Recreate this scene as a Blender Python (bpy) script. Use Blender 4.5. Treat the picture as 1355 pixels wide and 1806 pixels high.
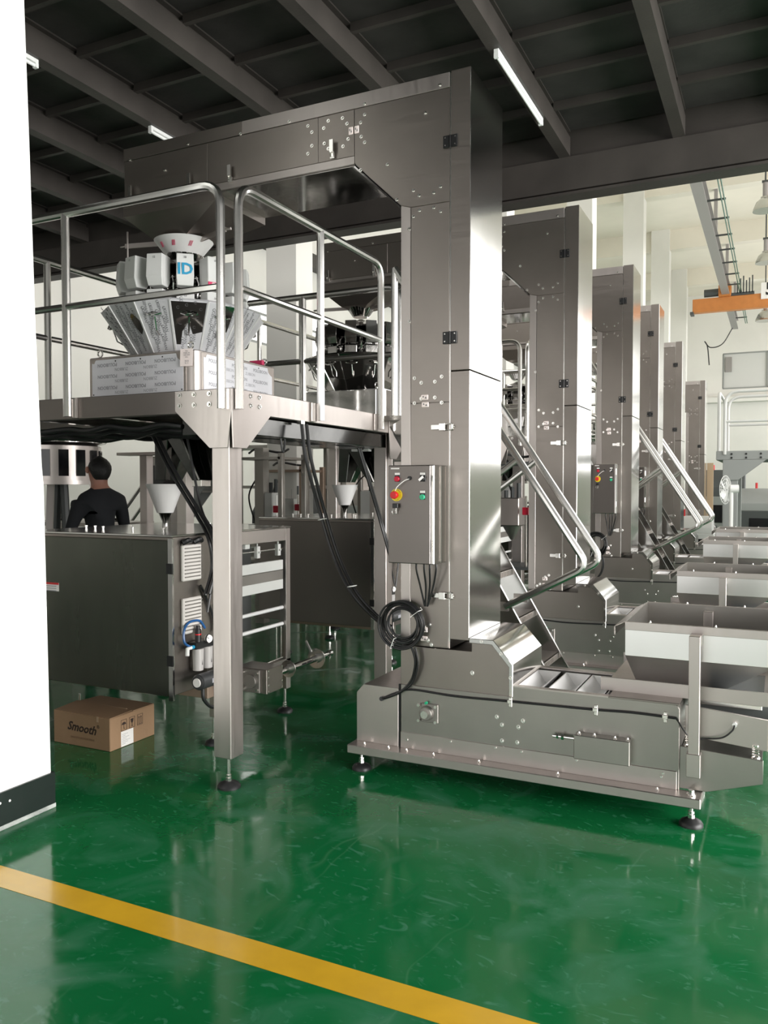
import bpy, bmesh, math, random
from mathutils import Vector, Matrix
random.seed(7)
for o in list(bpy.data.objects): bpy.data.objects.remove(o)
S = bpy.context.scene; COL = S.collection
PI = math.pi
# ---------------------------------------------------------------- camera
cam = bpy.data.objects.new('camera', bpy.data.cameras.new('camera')); COL.objects.link(cam)
cam.location = (0, 0, 1.6); cam.rotation_euler = (math.radians(88.2), 0, math.radians(25.87))
cam.data.sensor_fit = 'VERTICAL'; cam.data.sensor_height = 36; cam.data.sensor_width = 27
cam.data.lens = 1430/1806*36; cam.data.clip_start = .05; cam.data.clip_end = 200
S.camera = cam
# ---------------------------------------------------------------- daylight
W = bpy.data.worlds.new('sky'); S.world = W; W.use_nodes = True
bg = W.node_tree.nodes['Background']; bg.inputs[0].default_value = (1, .985, .96, 1); bg.inputs[1].default_value = 1.6
S.view_settings.view_transform = 'Standard'; S.view_settings.look = 'None'
S.view_settings.gamma = 1; S.view_settings.use_curve_mapping = False
S.view_settings.exposure = 0.5
def daylight(name, loc, rot, sx, sy, power):
    # daylight entering through an opening of the hall
    l = bpy.data.lights.new(name, 'AREA'); l.shape = 'RECTANGLE'; l.size = sx; l.size_y = sy; l.energy = power
    l.color = (1, .985, .96)
    o = bpy.data.objects.new(name, l); COL.objects.link(o); o.location = loc; o.rotation_euler = rot; return o
daylight('window_daylight_right', (6.15, 3.0, 2.3), (0, PI/2, 0), 4.2, 8.4, 1050)       # loading door, right wall
daylight('window_daylight_hall', (6.15, 31, 6.0), (0, PI/2, 0), 7.0, 42, 1650)       # hall windows, right wall
daylight('window_daylight_left', (-11.2, 34, 5.55), (0, -PI/2, 0), 1.2, 38, 460)     # clerestory, left wall
daylight('window_daylight_rear', (-2.5, -6.1, 2.4), (PI/2, 0, PI), 7, 3.6, 45)       # rear door behind the photographer
# ---------------------------------------------------------------- materials
def mat(name, col, rough=.5, metal=0, emit=None, bump=0, bscale=80, streak=None, var=0, coat=0, trans=0, spec=.5, vscale=3):
    m = bpy.data.materials.new(name); m.use_nodes = True; nt = m.node_tree; b = nt.nodes['Principled BSDF']
    b.inputs['Base Color'].default_value = (*col, 1); b.inputs['Roughness'].default_value = rough
    b.inputs['Metallic'].default_value = metal; b.inputs['Specular IOR Level'].default_value = spec
    if coat: b.inputs['Coat Weight'].default_value = coat; b.inputs['Coat Roughness'].default_value = .08
    if trans: b.inputs['Transmission Weight'].default_value = trans
    if emit: b.inputs['Emission Color'].default_value = (*emit[:3], 1); b.inputs['Emission Strength'].default_value = emit[3]
    if bump or var or streak:
        tc = nt.nodes.new('ShaderNodeTexCoord'); mp = nt.nodes.new('ShaderNodeMapping')
        nt.links.new(tc.outputs['Object'], mp.inputs[0])
    if streak:
        mp.inputs['Scale'].default_value = streak
        n = nt.nodes.new('ShaderNodeTexNoise'); n.inputs['Scale'].default_value = 1; n.inputs['Detail'].default_value = 4
        nt.links.new(mp.outputs[0], n.inputs[0])
        r = nt.nodes.new('ShaderNodeMapRange'); r.inputs[3].default_value = max(.02, rough-.09); r.inputs[4].default_value = rough+.10
        nt.links.new(n.outputs[0], r.inputs[0]); nt.links.new(r.outputs[0], b.inputs['Roughness'])
        bu = nt.nodes.new('ShaderNodeBump'); bu.inputs['Strength'].default_value = .06; bu.inputs['Distance'].default_value = .001
        nt.links.new(n.outputs[0], bu.inputs['Height']); nt.links.new(bu.outputs[0], b.inputs['Normal'])
    elif bump:
        n = nt.nodes.new('ShaderNodeTexNoise'); n.inputs['Scale'].default_value = bscale; n.inputs['Detail'].default_value = 5
        nt.links.new(tc.outputs['Object'], n.inputs[0])
        bu = nt.nodes.new('ShaderNodeBump'); bu.inputs['Strength'].default_value = bump; bu.inputs['Distance'].default_value = .01
        nt.links.new(n.outputs[0], bu.inputs['Height']); nt.links.new(bu.outputs[0], b.inputs['Normal'])
    if var:
        n2 = nt.nodes.new('ShaderNodeTexNoise'); n2.inputs['Scale'].default_value = vscale; n2.inputs['Detail'].default_value = 6
        nt.links.new(tc.outputs['Object'], n2.inputs[0])
        r2 = nt.nodes.new('ShaderNodeValToRGB')
        r2.color_ramp.elements[0].position = .35; r2.color_ramp.elements[1].position = .65
        r2.color_ramp.elements[0].color = tuple(c*(1-var) for c in col)+(1,)
        r2.color_ramp.elements[1].color = tuple(min(1, c*(1+var)) for c in col)+(1,)
        nt.links.new(n2.outputs[0], r2.inputs[0]); nt.links.new(r2.outputs[0], b.inputs['Base Color'])
    return m
M = dict(
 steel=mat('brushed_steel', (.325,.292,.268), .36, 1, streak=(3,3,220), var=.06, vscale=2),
 steelh=mat('brushed_steel_horizontal', (.37,.352,.328), .38, 1, streak=(3,3,260), var=.05),
 steell=mat('satin_steel', (.53,.485,.462), .38, 1, streak=(40,40,3)),
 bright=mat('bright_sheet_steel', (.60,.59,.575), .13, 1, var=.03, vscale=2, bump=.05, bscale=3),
 polish=mat('polished_steel', (.62,.61,.60), .08, 1, bump=.12, bscale=7),
 dkpolish=mat('mirror_steel', (.42,.41,.40), .10, 1, bump=.1, bscale=6),
 tube=mat('tube_steel', (.66,.65,.63), .24, 1),
 bolt=mat('bolt_steel', (.85,.83,.80), .22, 1),
 black=mat('black_plastic', (.012,.012,.013), .35),
 rubber=mat('black_rubber', (.016,.016,.017), .45),
 cable=mat('black_cable', (.012,.012,.013), .38),
 wplastic=mat('white_plastic', (.8,.8,.78), .4),
 bucket=mat('white_bucket_plastic', (.95,.94,.94), .35),
 film=mat('white_protective_film', (.74,.74,.78), .35, bump=.25, bscale=9, var=.05),
 filmg=mat('grey_protective_film', (.60,.60,.62), .38, 0, bump=.3, bscale=9, var=.08),
 filmb=mat('white_covered_bucket', (.70,.70,.69), .4, bump=.1, bscale=12),
 conew=mat('white_cone_film', (.74,.73,.72), .35, bump=.15, bscale=12),
 ink=mat('grey_ink', (.14,.14,.15), .6), inkl=mat('pale_grey_ink', (.34,.34,.37), .6),
 blue=mat('blue_ink', (.02,.30,.52), .45), magenta=mat('magenta_ink', (.62,.02,.11), .45),
 red=mat('red_plastic', (.62,.015,.02), .28), yellow=mat('yellow_plastic', (.80,.62,.02), .35),
 green=mat('green_plastic', (.03,.42,.22), .25), crimson=mat('crimson_plastic', (.5,.005,.03), .3),
 pink=mat('pale_sticker', (1,.86,.84), .5), paper=mat('white_paper', (.85,.82,.80), .7), pinkpaper=mat('pale_pink_paper', (.9,.8,.77), .7),
 card=mat('brown_cardboard', (.30,.185,.105), .75, bump=.15, bscale=30, var=.08), cardd=mat('cardboard_ink', (.035,.02,.015), .7),
 cardl=mat('cardboard_edge', (.42,.29,.19), .75),
 beam=mat('dark_painted_steel', (.044,.038,.034), .5, bump=.1, bscale=60, var=.15),
 slab=mat('dark_deck_steel', (.032,.030,.028), .6, bump=.15, bscale=25, var=.25),
 wall=mat('white_wall_paint', (.75,.735,.695), .75, bump=.1, bscale=12, var=.03, vscale=.6),
 pillar=mat('white_pillar_paint', (.93,.93,.91), .7, bump=.25, bscale=14),
 ceil=mat('cream_ceiling_paint', (.76,.715,.62), .8, var=.06, vscale=.35),
 basep=mat('black_skirting_paint', (.006,.012,.010), .35, bump=.1, bscale=20),
 plaster=mat('bare_plaster', (.36,.38,.36), .8, bump=.6, bscale=50, var=.25, vscale=12),
 orange=mat('orange_crane_paint', (.55,.20,.05), .45, var=.06), crane=mat('grey_rail_paint', (.30,.28,.27), .55),
 gcable=mat('green_busbar', (.04,.12,.08), .5),
 greyframe=mat('grey_painted_frame', (.28,.29,.28), .5), lampw=mat('white_lamp_body', (.82,.83,.82), .35),
 tubeg=mat('lamp_tube_glass', (.88,.90,.88), .2), alu=mat('spun_aluminium', (.6,.6,.58), .25, 1),
 panel=mat('dark_brushed_door', (.125,.13,.112), .24, 1, streak=(9,9,1.5), var=.12, vscale=1.3), ctrl=mat('brushed_box_steel', (.20,.18,.168), .34, 1, streak=(3,3,220)),
 glass=mat('pane_glass', (.9,.93,.95), .03, trans=1), duct=mat('vent_plastic', (.60,.57,.54), .5),
 motor=mat('black_motor_paint', (.035,.036,.038), .42), castm=mat('cast_steel', (.34,.32,.30), .45, .9),
 hop=mat('matt_sheet_steel', (.80,.79,.78), .30, 1, var=.03), chutem=mat('dark_chute_steel', (.10,.10,.098), .16, 1, bump=.1, bscale=8),
 hose=mat('blue_hose', (.02,.10,.28), .3), bowl=mat('clear_bowl', (.42,.40,.39), .25),
 wood=mat('pine_board', (.55,.40,.26), .7), shirt=mat('black_cotton', (.010,.011,.014), .9, bump=.3, bscale=30), trousers=mat('dark_trousers', (.02,.02,.025), .9),
 skin=mat('skin', (.36,.17,.12), .5), hair=mat('black_hair', (.008,.007,.007), .6, bump=.5, bscale=90),
 floory=mat('yellow_line_paint', (.62,.36,.02), .22, var=.06, vscale=6, coat=.4),
 brown=mat('aged_steel_rail', (.36,.27,.21), .5, .6), grime=mat('dark_machine_paint', (.06,.065,.065), .5), green2=mat('green_machine_paint', (.05,.22,.14), .5),
 screen=mat('dark_screen', (.01,.01,.012), .1), whitem=mat('white_machine_paint', (.62,.62,.60), .45),
)
# floor: green epoxy with scuffs
def floor_mat():
    m = bpy.data.materials.new('green_epoxy_floor'); m.use_nodes = True; nt = m.node_tree; b = nt.nodes['Principled BSDF']; L = nt.links
    tc = nt.nodes.new('ShaderNodeTexCoord')
    def noise(sc, det=6, dist=0, mapping=None):
        n = nt.nodes.new('ShaderNodeTexNoise'); n.inputs['Scale'].default_value = sc; n.inputs['Detail'].default_value = det; n.inputs['Distortion'].default_value = dist
        if mapping:
            mp = nt.nodes.new('ShaderNodeMapping'); mp.inputs['Scale'].default_value = mapping[0]; mp.inputs['Rotation'].default_value = mapping[1]
            L.new(tc.outputs['Object'], mp.inputs[0]); L.new(mp.outputs[0], n.inputs[0])
        else: L.new(tc.outputs['Object'], n.inputs[0])
        return n
    def ramp(src, p0, p1, c0=(0,0,0,1), c1=(1,1,1,1)):
        r = nt.nodes.new('ShaderNodeValToRGB'); r.color_ramp.elements[0].position = p0; r.color_ramp.elements[1].position = p1
        r.color_ramp.elements[0].color = c0; r.color_ramp.elements[1].color = c1; L.new(src, r.inputs[0]); return r
    def mixc(fac, a, bb):
        x = nt.nodes.new('ShaderNodeMix'); x.data_type = 'RGBA'
        if isinstance(fac, float): x.inputs[0].default_value = fac
        else: L.new(fac, x.inputs[0])
        if isinstance(a, tuple): x.inputs[6].default_value = a
        else: L.new(a, x.inputs[6])
        if isinstance(bb, tuple): x.inputs[7].default_value = bb
        else: L.new(bb, x.inputs[7])
        return x.outputs[2]
    base = ramp(noise(1.2, 5).outputs[0], .3, .7, (.004,.097,.027,1), (.006,.135,.040,1))
    haze = ramp(noise(1.9, 11, 1.8).outputs[0], .50, .72)
    c = mixc(haze.outputs[0], base.outputs[0], (.030,.155,.078,1))
    dirt = ramp(noise(6, 12, 3.5, ((1,1.8,1),(0,0,.5))).outputs[0], .60, .70)
    c = mixc(dirt.outputs[0], c, (.032,.165,.085,1))
    # long thin scratches
    def scratch(rot, sc):
        mp = nt.nodes.new('ShaderNodeMapping'); mp.inputs['Rotation'].default_value = (0,0,rot); mp.inputs['Scale'].default_value = (sc, sc*.12, 1)
        nz = noise(1.5, 2); vm = nt.nodes.new('ShaderNodeVectorMath'); vm.operation = 'SCALE'; vm.inputs[3].default_value = .35
        va = nt.nodes.new('ShaderNodeVectorMath'); L.new(nz.outputs[1], vm.inputs[0]); L.new(tc.outputs['Object'], va.inputs[0]); L.new(vm.outputs[0], va.inputs[1])
        L.new(va.outputs[0], mp.inputs[0])
        v = nt.nodes.new('ShaderNodeTexVoronoi'); v.feature = 'DISTANCE_TO_EDGE'; v.inputs['Scale'].default_value = 1; L.new(mp.outputs[0], v.inputs[0])
        r = ramp(v.outputs[0], .0, .006, (1,1,1,1), (0,0,0,1)); g = ramp(noise(1.1, 3).outputs[0], .52, .62)
        mm = nt.nodes.new('ShaderNodeMath'); mm.operation = 'MULTIPLY'; L.new(r.outputs[0], mm.inputs[0]); L.new(g.outputs[0], mm.inputs[1]); return mm.outputs[0]
    s1 = scratch(.4, 1.1); s2 = scratch(-.6, .9)
    mx = nt.nodes.new('ShaderNodeMath'); mx.operation = 'MAXIMUM'; L.new(s1, mx.inputs[0]); L.new(s2, mx.inputs[1])
    ml = nt.nodes.new('ShaderNodeMath'); ml.operation = 'MULTIPLY'; L.new(mx.outputs[0], ml.inputs[0]); ml.inputs[1].default_value = .16
    c = mixc(ml.outputs[0], c, (.16,.34,.22,1))
    L.new(c, b.inputs['Base Color'])
    rr = nt.nodes.new('ShaderNodeMapRange'); rr.inputs[3].default_value = .10; rr.inputs[4].default_value = .32
    L.new(haze.outputs[0], rr.inputs[0]); L.new(rr.outputs[0], b.inputs['Roughness'])
    bu = nt.nodes.new('ShaderNodeBump'); bu.inputs['Strength'].default_value = .10; bu.inputs['Distance'].default_value = .02
    L.new(noise(3.2, 4, .6).outputs[0], bu.inputs['Height']); L.new(bu.outputs[0], b.inputs['Normal'])
    b.inputs['Specular IOR Level'].default_value = .38
    return m
M['floor'] = floor_mat()
# ---------------------------------------------------------------- projections of measured points onto real planes
F = 1430.; H = 1.6
_p, _y = math.radians(1.8), math.radians(25.87)
FW = Vector((-math.sin(_y)*math.cos(_p), math.cos(_y)*math.cos(_p), -math.sin(_p)))
RT = Vector((math.cos(_y), math.sin(_y), 0)); UP = RT.cross(FW)
CO = Vector((0,0,H))
def ray(u, v): return FW + RT*((u-677.5)/F) - UP*((v-903)/F)
def PX(u, v, x): d = ray(u, v); return CO + d*(x/d.x)
def PY(u, v, y): d = ray(u, v); return CO + d*(y/d.y)
def PZ(u, v, z): d = ray(u, v); return CO + d*((z-H)/d.z)
def PD(u, v, dep): d = ray(u, v); return CO + d*dep
# ---------------------------------------------------------------- mesh builder
class MB:
    def __init__(s): s.v = []; s.f = []; s.mi = []; s.cur = 0
    def add(s, vs, fs):
        n = len(s.v); s.v += [tuple(p) for p in vs]; s.f += [tuple(n+i for i in f) for f in fs]; s.mi += [s.cur]*len(fs); return s
    def box(s, x0, x1, y0, y1, z0, z1):
        x0,x1 = sorted((x0,x1)); y0,y1 = sorted((y0,y1)); z0,z1 = sorted((z0,z1))
        return s.add([(x0,y0,z0),(x1,y0,z0),(x1,y1,z0),(x0,y1,z0),(x0,y0,z1),(x1,y0,z1),(x1,y1,z1),(x0,y1,z1)],
            [(0,3,2,1),(4,5,6,7),(0,1,5,4),(1,2,6,5),(2,3,7,6),(3,0,4,7)])
    def prism(s, pts, a, b, axis='y'):
        def mk(p, t): return (p[0],t,p[1]) if axis == 'y' else (t,p[0],p[1]) if axis == 'x' else (p[0],p[1],t)
        n = len(pts); vs = [mk(p,a) for p in pts]+[mk(p,b) for p in pts]
        fs = [tuple(range(n)), tuple(range(2*n-1,n-1,-1))]+[(i,i+n,(i+1)%n+n,(i+1)%n) for i in range(n)]
        return s.add(vs, fs)
    def obox(s, c, ex, ey, ez):   # oriented box: centre and half-extent vectors
        c,ex,ey,ez = map(Vector,(c,ex,ey,ez)); vs = []
        for k in (-1,1):
            for (i,j) in ((-1,-1),(1,-1),(1,1),(-1,1)): vs.append(c+ex*i+ey*j+ez*k)
        return s.add(vs, [(0,3,2,1),(4,5,6,7),(0,1,5,4),(1,2,6,5),(2,3,7,6),(3,0,4,7)])
    def bar(s, p0, p1, w, h, up=(0,0,1)):
        p0,p1 = Vector(p0),Vector(p1); d = p1-p0; l = d.length; d.normalize(); sd = d.cross(Vector(up)).normalized(); u = sd.cross(d)
        return s.obox((p0+p1)/2, d*(l/2), sd*(w/2), u*(h/2))
    def cyl(s, p0, p1, r, n=12, r2=None, cap=True):
        p0,p1 = Vector(p0),Vector(p1); r2 = r if r2 is None else r2; d = (p1-p0).normalized()
        a = d.orthogonal().normalized(); b = d.cross(a); vs = []
        for p,q in ((p0,r),(p1,r2)):
            for i in range(n): t = 2*PI*i/n; vs.append(p+(a*math.cos(t)+b*math.sin(t))*q)
        fs = [(i,(i+1)%n,(i+1)%n+n,i+n) for i in range(n)]
        if cap: fs += [tuple(range(n-1,-1,-1)), tuple(range(n,2*n))]
        return s.add(vs, fs)
    def tube(s, pts, r, n=8, closed=False):
        pts = [Vector(p) for p in pts]; m = len(pts); prev = None; vs = []; fs = []
        for i,p in enumerate(pts):
            if closed: d = pts[(i+1)%m]-pts[i-1]
            else: d = pts[min(i+1,m-1)]-pts[max(i-1,0)]
            d.normalize()
            a = d.orthogonal().normalized() if prev is None else (prev-d*prev.dot(d)).normalized()
            prev = a; b = d.cross(a)
            for k in range(n): t = 2*PI*k/n; vs.append(p+(a*math.cos(t)+b*math.sin(t))*r)
        for i in range(m if closed else m-1):
            for k in range(n): j = (i+1)%m; fs.append((i*n+k,i*n+(k+1)%n,j*n+(k+1)%n,j*n+k))
        if not closed: fs += [tuple(range(n-1,-1,-1)), tuple(range((m-1)*n,m*n))]
        return s.add(vs, fs)
    def lathe(s, c, prof, n=20, a0=0):
        c = Vector(c); vs = []; m = len(prof)
        for r,z in prof:
            for i in range(n): t = a0+2*PI*i/n; vs.append((c.x+r*math.cos(t), c.y+r*math.sin(t), c.z+z))
        fs = []
        for j in range(m-1):
            for i in range(n): fs.append((j*n+i,j*n+(i+1)%n,(j+1)*n+(i+1)%n,(j+1)*n+i))
        if prof[0][0] > 1e-4: fs.append(tuple(range(n-1,-1,-1)))
        if prof[-1][0] > 1e-4: fs.append(tuple(range((m-1)*n,m*n)))
        return s.add(vs, fs)
    def loft(s, rings, cap=True):
        n = len(rings[0]); vs = [p for r in rings for p in r]; fs = []
        for j in range(len(rings)-1):
            for i in range(n): fs.append((j*n+i,j*n+(i+1)%n,(j+1)*n+(i+1)%n,(j+1)*n+i))
        if cap: fs += [tuple(range(n-1,-1,-1)), tuple(range((len(rings)-1)*n,len(rings)*n))]
        return s.add(vs, fs)
    def bolt(s, x, y, z, r=.008, d=(0,-1,0)):
        p = Vector((x,y,z)); d = Vector(d); s.cyl(p, p+d*.004, r*1.25, 8); return s.cyl(p+d*.004, p+d*.011, r*.8, 6, r*.6)
    def build(s, name, m, parent=None, bevel=0, smooth=True, label=None, kind=None, cat=None, group=None):
        off = Vector((0,0,0))
        q = parent
        while q is not None: off += q.location; q = q.parent
        if kind is None and cat is not None and parent is None:
            xs = [p[0] for p in s.v]; ys = [p[1] for p in s.v]; zs = [p[2] for p in s.v]
            off = Vector(((min(xs)+max(xs))/2, (min(ys)+max(ys))/2, min(zs)))
        me = bpy.data.meshes.new(name); me.from_pydata([tuple(Vector(p)-off) for p in s.v], [], s.f)
        ms = m if isinstance(m, (list,tuple)) else [m]
        for k in ms: me.materials.append(M[k] if isinstance(k,str) else k)
        if len(ms) > 1: me.polygons.foreach_set('material_index', s.mi)
        bm = bmesh.new(); bm.from_mesh(me); bmesh.ops.recalc_face_normals(bm, faces=bm.faces)
        if bevel:
            ed = [e for e in bm.edges if len(e.link_faces) == 2 and e.calc_face_angle(0) > .5]
            bmesh.ops.bevel(bm, geom=ed, offset=bevel, segments=1, profile=.5, affect='EDGES', clamp_overlap=True)
        bm.to_mesh(me); bm.free()
        if smooth: me.shade_smooth(); me.set_sharp_from_angle(angle=.6)
        o = bpy.data.objects.new(name, me); COL.objects.link(o)
        if parent is None: o.location = off
        else: o.parent = parent
        if label: o['label'] = label
        if kind: o['kind'] = kind
        if cat: o['category'] = cat
        if group: o['group'] = group
        return o
def thing(name, label, cat, loc, group=None):
    o = bpy.data.objects.new(name, None); COL.objects.link(o); o.location = loc; o.empty_display_size = .1
    o['label'] = label; o['category'] = cat
    if group: o['group'] = group
    return o
def copy_tree(o, parent=None):
    c = o.copy(); COL.objects.link(c)
    if parent: c.parent = parent
    for ch in list(o.children): copy_tree(ch, c)
    return c
def place(o, dx, dy, sz=1, label=None):
    o.location.x += dx; o.location.y += dy; o.location.z *= sz; o.scale = (1,1,sz)
    if label: o['label'] = label
    return o
_tx = {}
def text_geo(txt, bold=False):
    k = (txt,bold)
    if k not in _tx:
        cu = bpy.data.curves.new('t','FONT'); cu.body = txt; cu.size = 1; cu.align_x = 'CENTER'; cu.align_y = 'CENTER'
        cu.resolution_u = 2; cu.offset = .025 if bold else 0
        ob = bpy.data.objects.new('t', cu); COL.objects.link(ob); bpy.context.view_layer.update()
        dg = bpy.context.evaluated_depsgraph_get(); me = bpy.data.meshes.new_from_object(ob.evaluated_get(dg))
        _tx[k] = ([v.co.copy() for v in me.vertices], [tuple(p.vertices) for p in me.polygons])
        bpy.data.objects.remove(ob); bpy.data.meshes.remove(me); bpy.data.curves.remove(cu)
    return _tx[k]
def put_text(mb, txt, c, right, up, size, bold=False, shear=0):
    vs, fs = text_geo(txt, bold); c, right, up = Vector(c), Vector(right).normalized(), Vector(up).normalized()
    mb.add([c+(right*(v.x+shear*v.y)+up*v.y)*size for v in vs], fs)
def arc(c, a, b, r, t0, t1, n=8):
    c, a, b = Vector(c), Vector(a), Vector(b)
    return [c+(a*math.cos(t0+(t1-t0)*i/n)+b*math.sin(t0+(t1-t0)*i/n))*r for i in range(n+1)]
def fillet(pts, r, n=5):
    pts = [Vector(p) for p in pts]; out = [pts[0]]
    for i in range(1, len(pts)-1):
        a, p, b = pts[i-1], pts[i], pts[i+1]; d1 = (a-p).normalized(); d2 = (b-p).normalized()
        rr = min(r, (a-p).length*.49, (b-p).length*.49); s, e = p+d1*rr, p+d2*rr
        for k in range(n+1): t = k/n; out.append(s.lerp(p,t).lerp(p.lerp(e,t),t))
    out.append(pts[-1]); return out
def spline(pts, n=8):
    pts = [Vector(p) for p in pts]; P = [pts[0]*2-pts[1]]+pts+[pts[-1]*2-pts[-2]]; out = []
    for i in range(1, len(P)-2):
        for k in range(n):
            t = k/n; a,b,c,d = P[i-1],P[i],P[i+1],P[i+2]
            out.append(.5*((2*b)+(c-a)*t+(2*a-5*b+4*c-d)*t*t+(3*b-a-3*c+d)*t*t*t))
    out.append(pts[-1]); return out
def foot(mb_pad, mb_stem, x, y, ztop, r=.055):
    mb_pad.lathe((x,y,0), [(r,0),(r,.010),(r*.86,.022),(r*.42,.034),(r*.3,.036)], 20)
    mb_stem.cyl((x,y,.034),(x,y,ztop), .0085, 10); mb_stem.cyl((x,y,.036),(x,y,.052), .017, 6); mb_stem.cyl((x,y,.056),(x,y,.068), .015, 6)
def add_foot(parent, x, y, ztop, r=.055):
    a, b = MB(), MB(); foot(a, b, x, y, ztop, r)
    f = a.build('foot', 'rubber', parent); b.build('stem', 'bolt', f); return f

# ================================================================ SETTING
L = {}
MB().box(-11.3, 6.4, -6.5, 54.4, -.2, 0).build('floor', 'floor', kind='structure')
ln = MB().box(-11, 6.1, 2.202, 2.33, .0, .0012).build('floor_line', 'floory', kind='structure', label='yellow safety line painted across the green floor')
# walls
def wall_x(name, x0, x1, y0, y1, z0, z1, holes):
    mb = MB(); ys = sorted({y0,y1}|{h[0] for h in holes}|{h[1] for h in holes})
    for a, b in zip(ys, ys[1:]):
        hs = sorted([h for h in holes if h[0] <= a+1e-6 and h[1] >= b-1e-6], key=lambda h: h[2]); z = z0
        for h in hs:
            if h[2] > z: mb.box(x0,x1,a,b,z,h[2])
            z = h[3]
        if z < z1: mb.box(x0,x1,a,b,z,z1)
    return mb.build(name, 'wall', kind='structure')
wall_x('wall_left', -11.3, -11, -6.5, 54.2, 0, 13.6, [(15,53,4.95,6.15)])
wall_x('wall_right', 6, 6.3, -6.5, 54.2, 0, 13.6, [(-1.2,7.2,.0,4.4),(10,52,2.5,9.5)])
mb = MB()
mb.box(-11.3, 6.3, 54, 54.3, 0, 7.55); mb.box(-11.3, 6.3, 54, 54.3, 9.75, 13.6); mb.box(-11.3,-3.1,54,54.3,7.55,9.75); mb.box(2,6.3,54,54.3,7.55,9.75)
mb.box(-5, 6, 53.2, 54, 6.7, 7.0)
mb.build('wall_far', 'wall', kind='structure')
mb = MB(); mb.box(-11.3,-6.0,-6.5,-6.2,0,13.6); mb.box(1.0,6.3,-6.5,-6.2,0,13.6); mb.box(-6,1,-6.5,-6.2,4.3,13.6)
mb.build('wall_rear', 'wall', kind='structure')
# far interior window band
w = MB(); w.box(-3.1,2,54.0,54.06,7.55,7.63); w.box(-3.1,2,54.0,54.06,9.67,9.75)
for x in (-3.08,-.62,1.9): w.box(x-.04,x+.04,54,54.06,7.6,9.7)
wf = w.build('window_1', 'greyframe', kind='structure')
MB().box(-3.1,2,54.1,54.12,7.6,9.7).build('pane', 'whitem', wf)
MB().box(-2.95,-2.6,54.0,54.08,8.6,9.5).build('blind', 'crane', wf)
# clerestory windows on the left wall
k = 2
for y in range(15, 52, 3):
    w = MB(); w.box(-11.12,-11.04,y,y+3,4.95,5.02); w.box(-11.12,-11.04,y,y+3,6.08,6.15); w.box(-11.12,-11.04,y,y+.06,4.95,6.15); w.box(-11.12,-11.04,y+1.47,y+1.53,4.95,6.15); w.box(-11.12,-11.04,y,y+3,5.65,5.71)
    w.build('window_%d' % k, 'greyframe', kind='structure'); k += 1
# hall ceiling and cross beams (far bay)
MB().box(-11.3,6.3,7.4,54.3,13.4,13.6).build('ceiling', 'ceil', kind='structure')
for y in (16.2,23.2,32.2,39.7,47.2):
    MB().box(-11,6,y,y+.5,12.5,13.4).build('ceiling_beam', 'ceil', kind='structure')
MB().box(-11,-10.75,7.8,54,7.2,7.55).build('trim_1', 'beam', kind='structure', label='dark crane girder along the left wall')
# white columns
for (xr,y0,w) in ((-5.52,8.83,.45),(-5.0,16.0,.6),(-4.73,23,.7),(-4.66,32,.75),(-4.6,39.5,.8),(-4.56,47,.8)):
    MB().box(xr-w,xr,y0,y0+w*.9,0,13.4).build('column', 'wall', kind='structure')
# foreground pillar, slightly out of plumb like the real one
mb = MB(); xa,xb = -3.95,-3.235
edge = [(0,2.872),(.175,2.872),(.9,2.862),(1.6,2.852),(1.7,2.842),(2.4,2.815),(3.2,2.795),(3.9,2.775),(4.8,2.755)]
rings = [[(xa,2.0,z),(xb,2.0,z),(xb,y-.004,z),(xb-.004,y,z),(xa,y,z)] for z,y in edge if z >= .175]
mb.loft(rings).build('pillar', 'pillar', kind='structure')
mb = MB().box(xa-.01,xb+.012,1.99,2.885,.022,.178)
pb = mb.build('baseboard_left', 'basep', kind='structure')
MB().box(xa-.012,xb+.014,1.985,2.889,0,.023).build('trim_2', 'plaster', kind='structure', bevel=.003)
sp = MB()
for (u,v) in ((17,1412),(0,1417)): p = PX(u,v,xb+.012); sp.lathe((0,0,0),[(.0001,0)],3) if False else sp.cyl((p.x,p.y,p.z),(p.x+.002,p.y,p.z),.006,8)
sp.build('chip', 'paper', pb)
# mezzanine over the near bay
mb = MB().box(-11,6,-6.2,7.46,4.83,4.95); mb.build('ceiling.001', 'slab', kind='structure')
for i in range(-6, 11):
    x = -.85-.985*i
    if x < -10.9: continue
    b = MB(); b.box(x-.0,x+.10,-6.2,7.46,4.6,4.612); b.box(x+.044,x+.056,-6.2,7.46,4.612,4.818); b.box(x,x+.10,-6.2,7.46,4.818,4.83)
    # closed box face towards the bay as the photograph shows
    b.box(x+.088,x+.10,-6.2,7.46,4.612,4.77)
    b.build('ceiling_beam', 'beam', kind='structure')
    for j in range(-6, 6):
        y = 4.50+.59*j
        if y > 7.3 or (x < -6.9 and y < 2) : continue
        MB().box(x+.10,x+.985,y-.02,y+.02,4.765,4.829).build('ceiling_rib', 'beam', kind='structure')
mb = MB(); mb.box(-11,6,7.46,7.66,4.26,4.285); mb.box(-11,6,7.52,7.56,4.285,4.93); mb.box(-11,6,7.46,7.66,4.93,4.95); mb.box(-11,6,7.46,7.5,4.30,4.60)
mb.build('ceiling_beam_edge', 'beam', kind='structure')
MB().box(-11,6,7.56,7.7,4.95,5.05).build('trim_3', 'beam', kind='structure')

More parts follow.
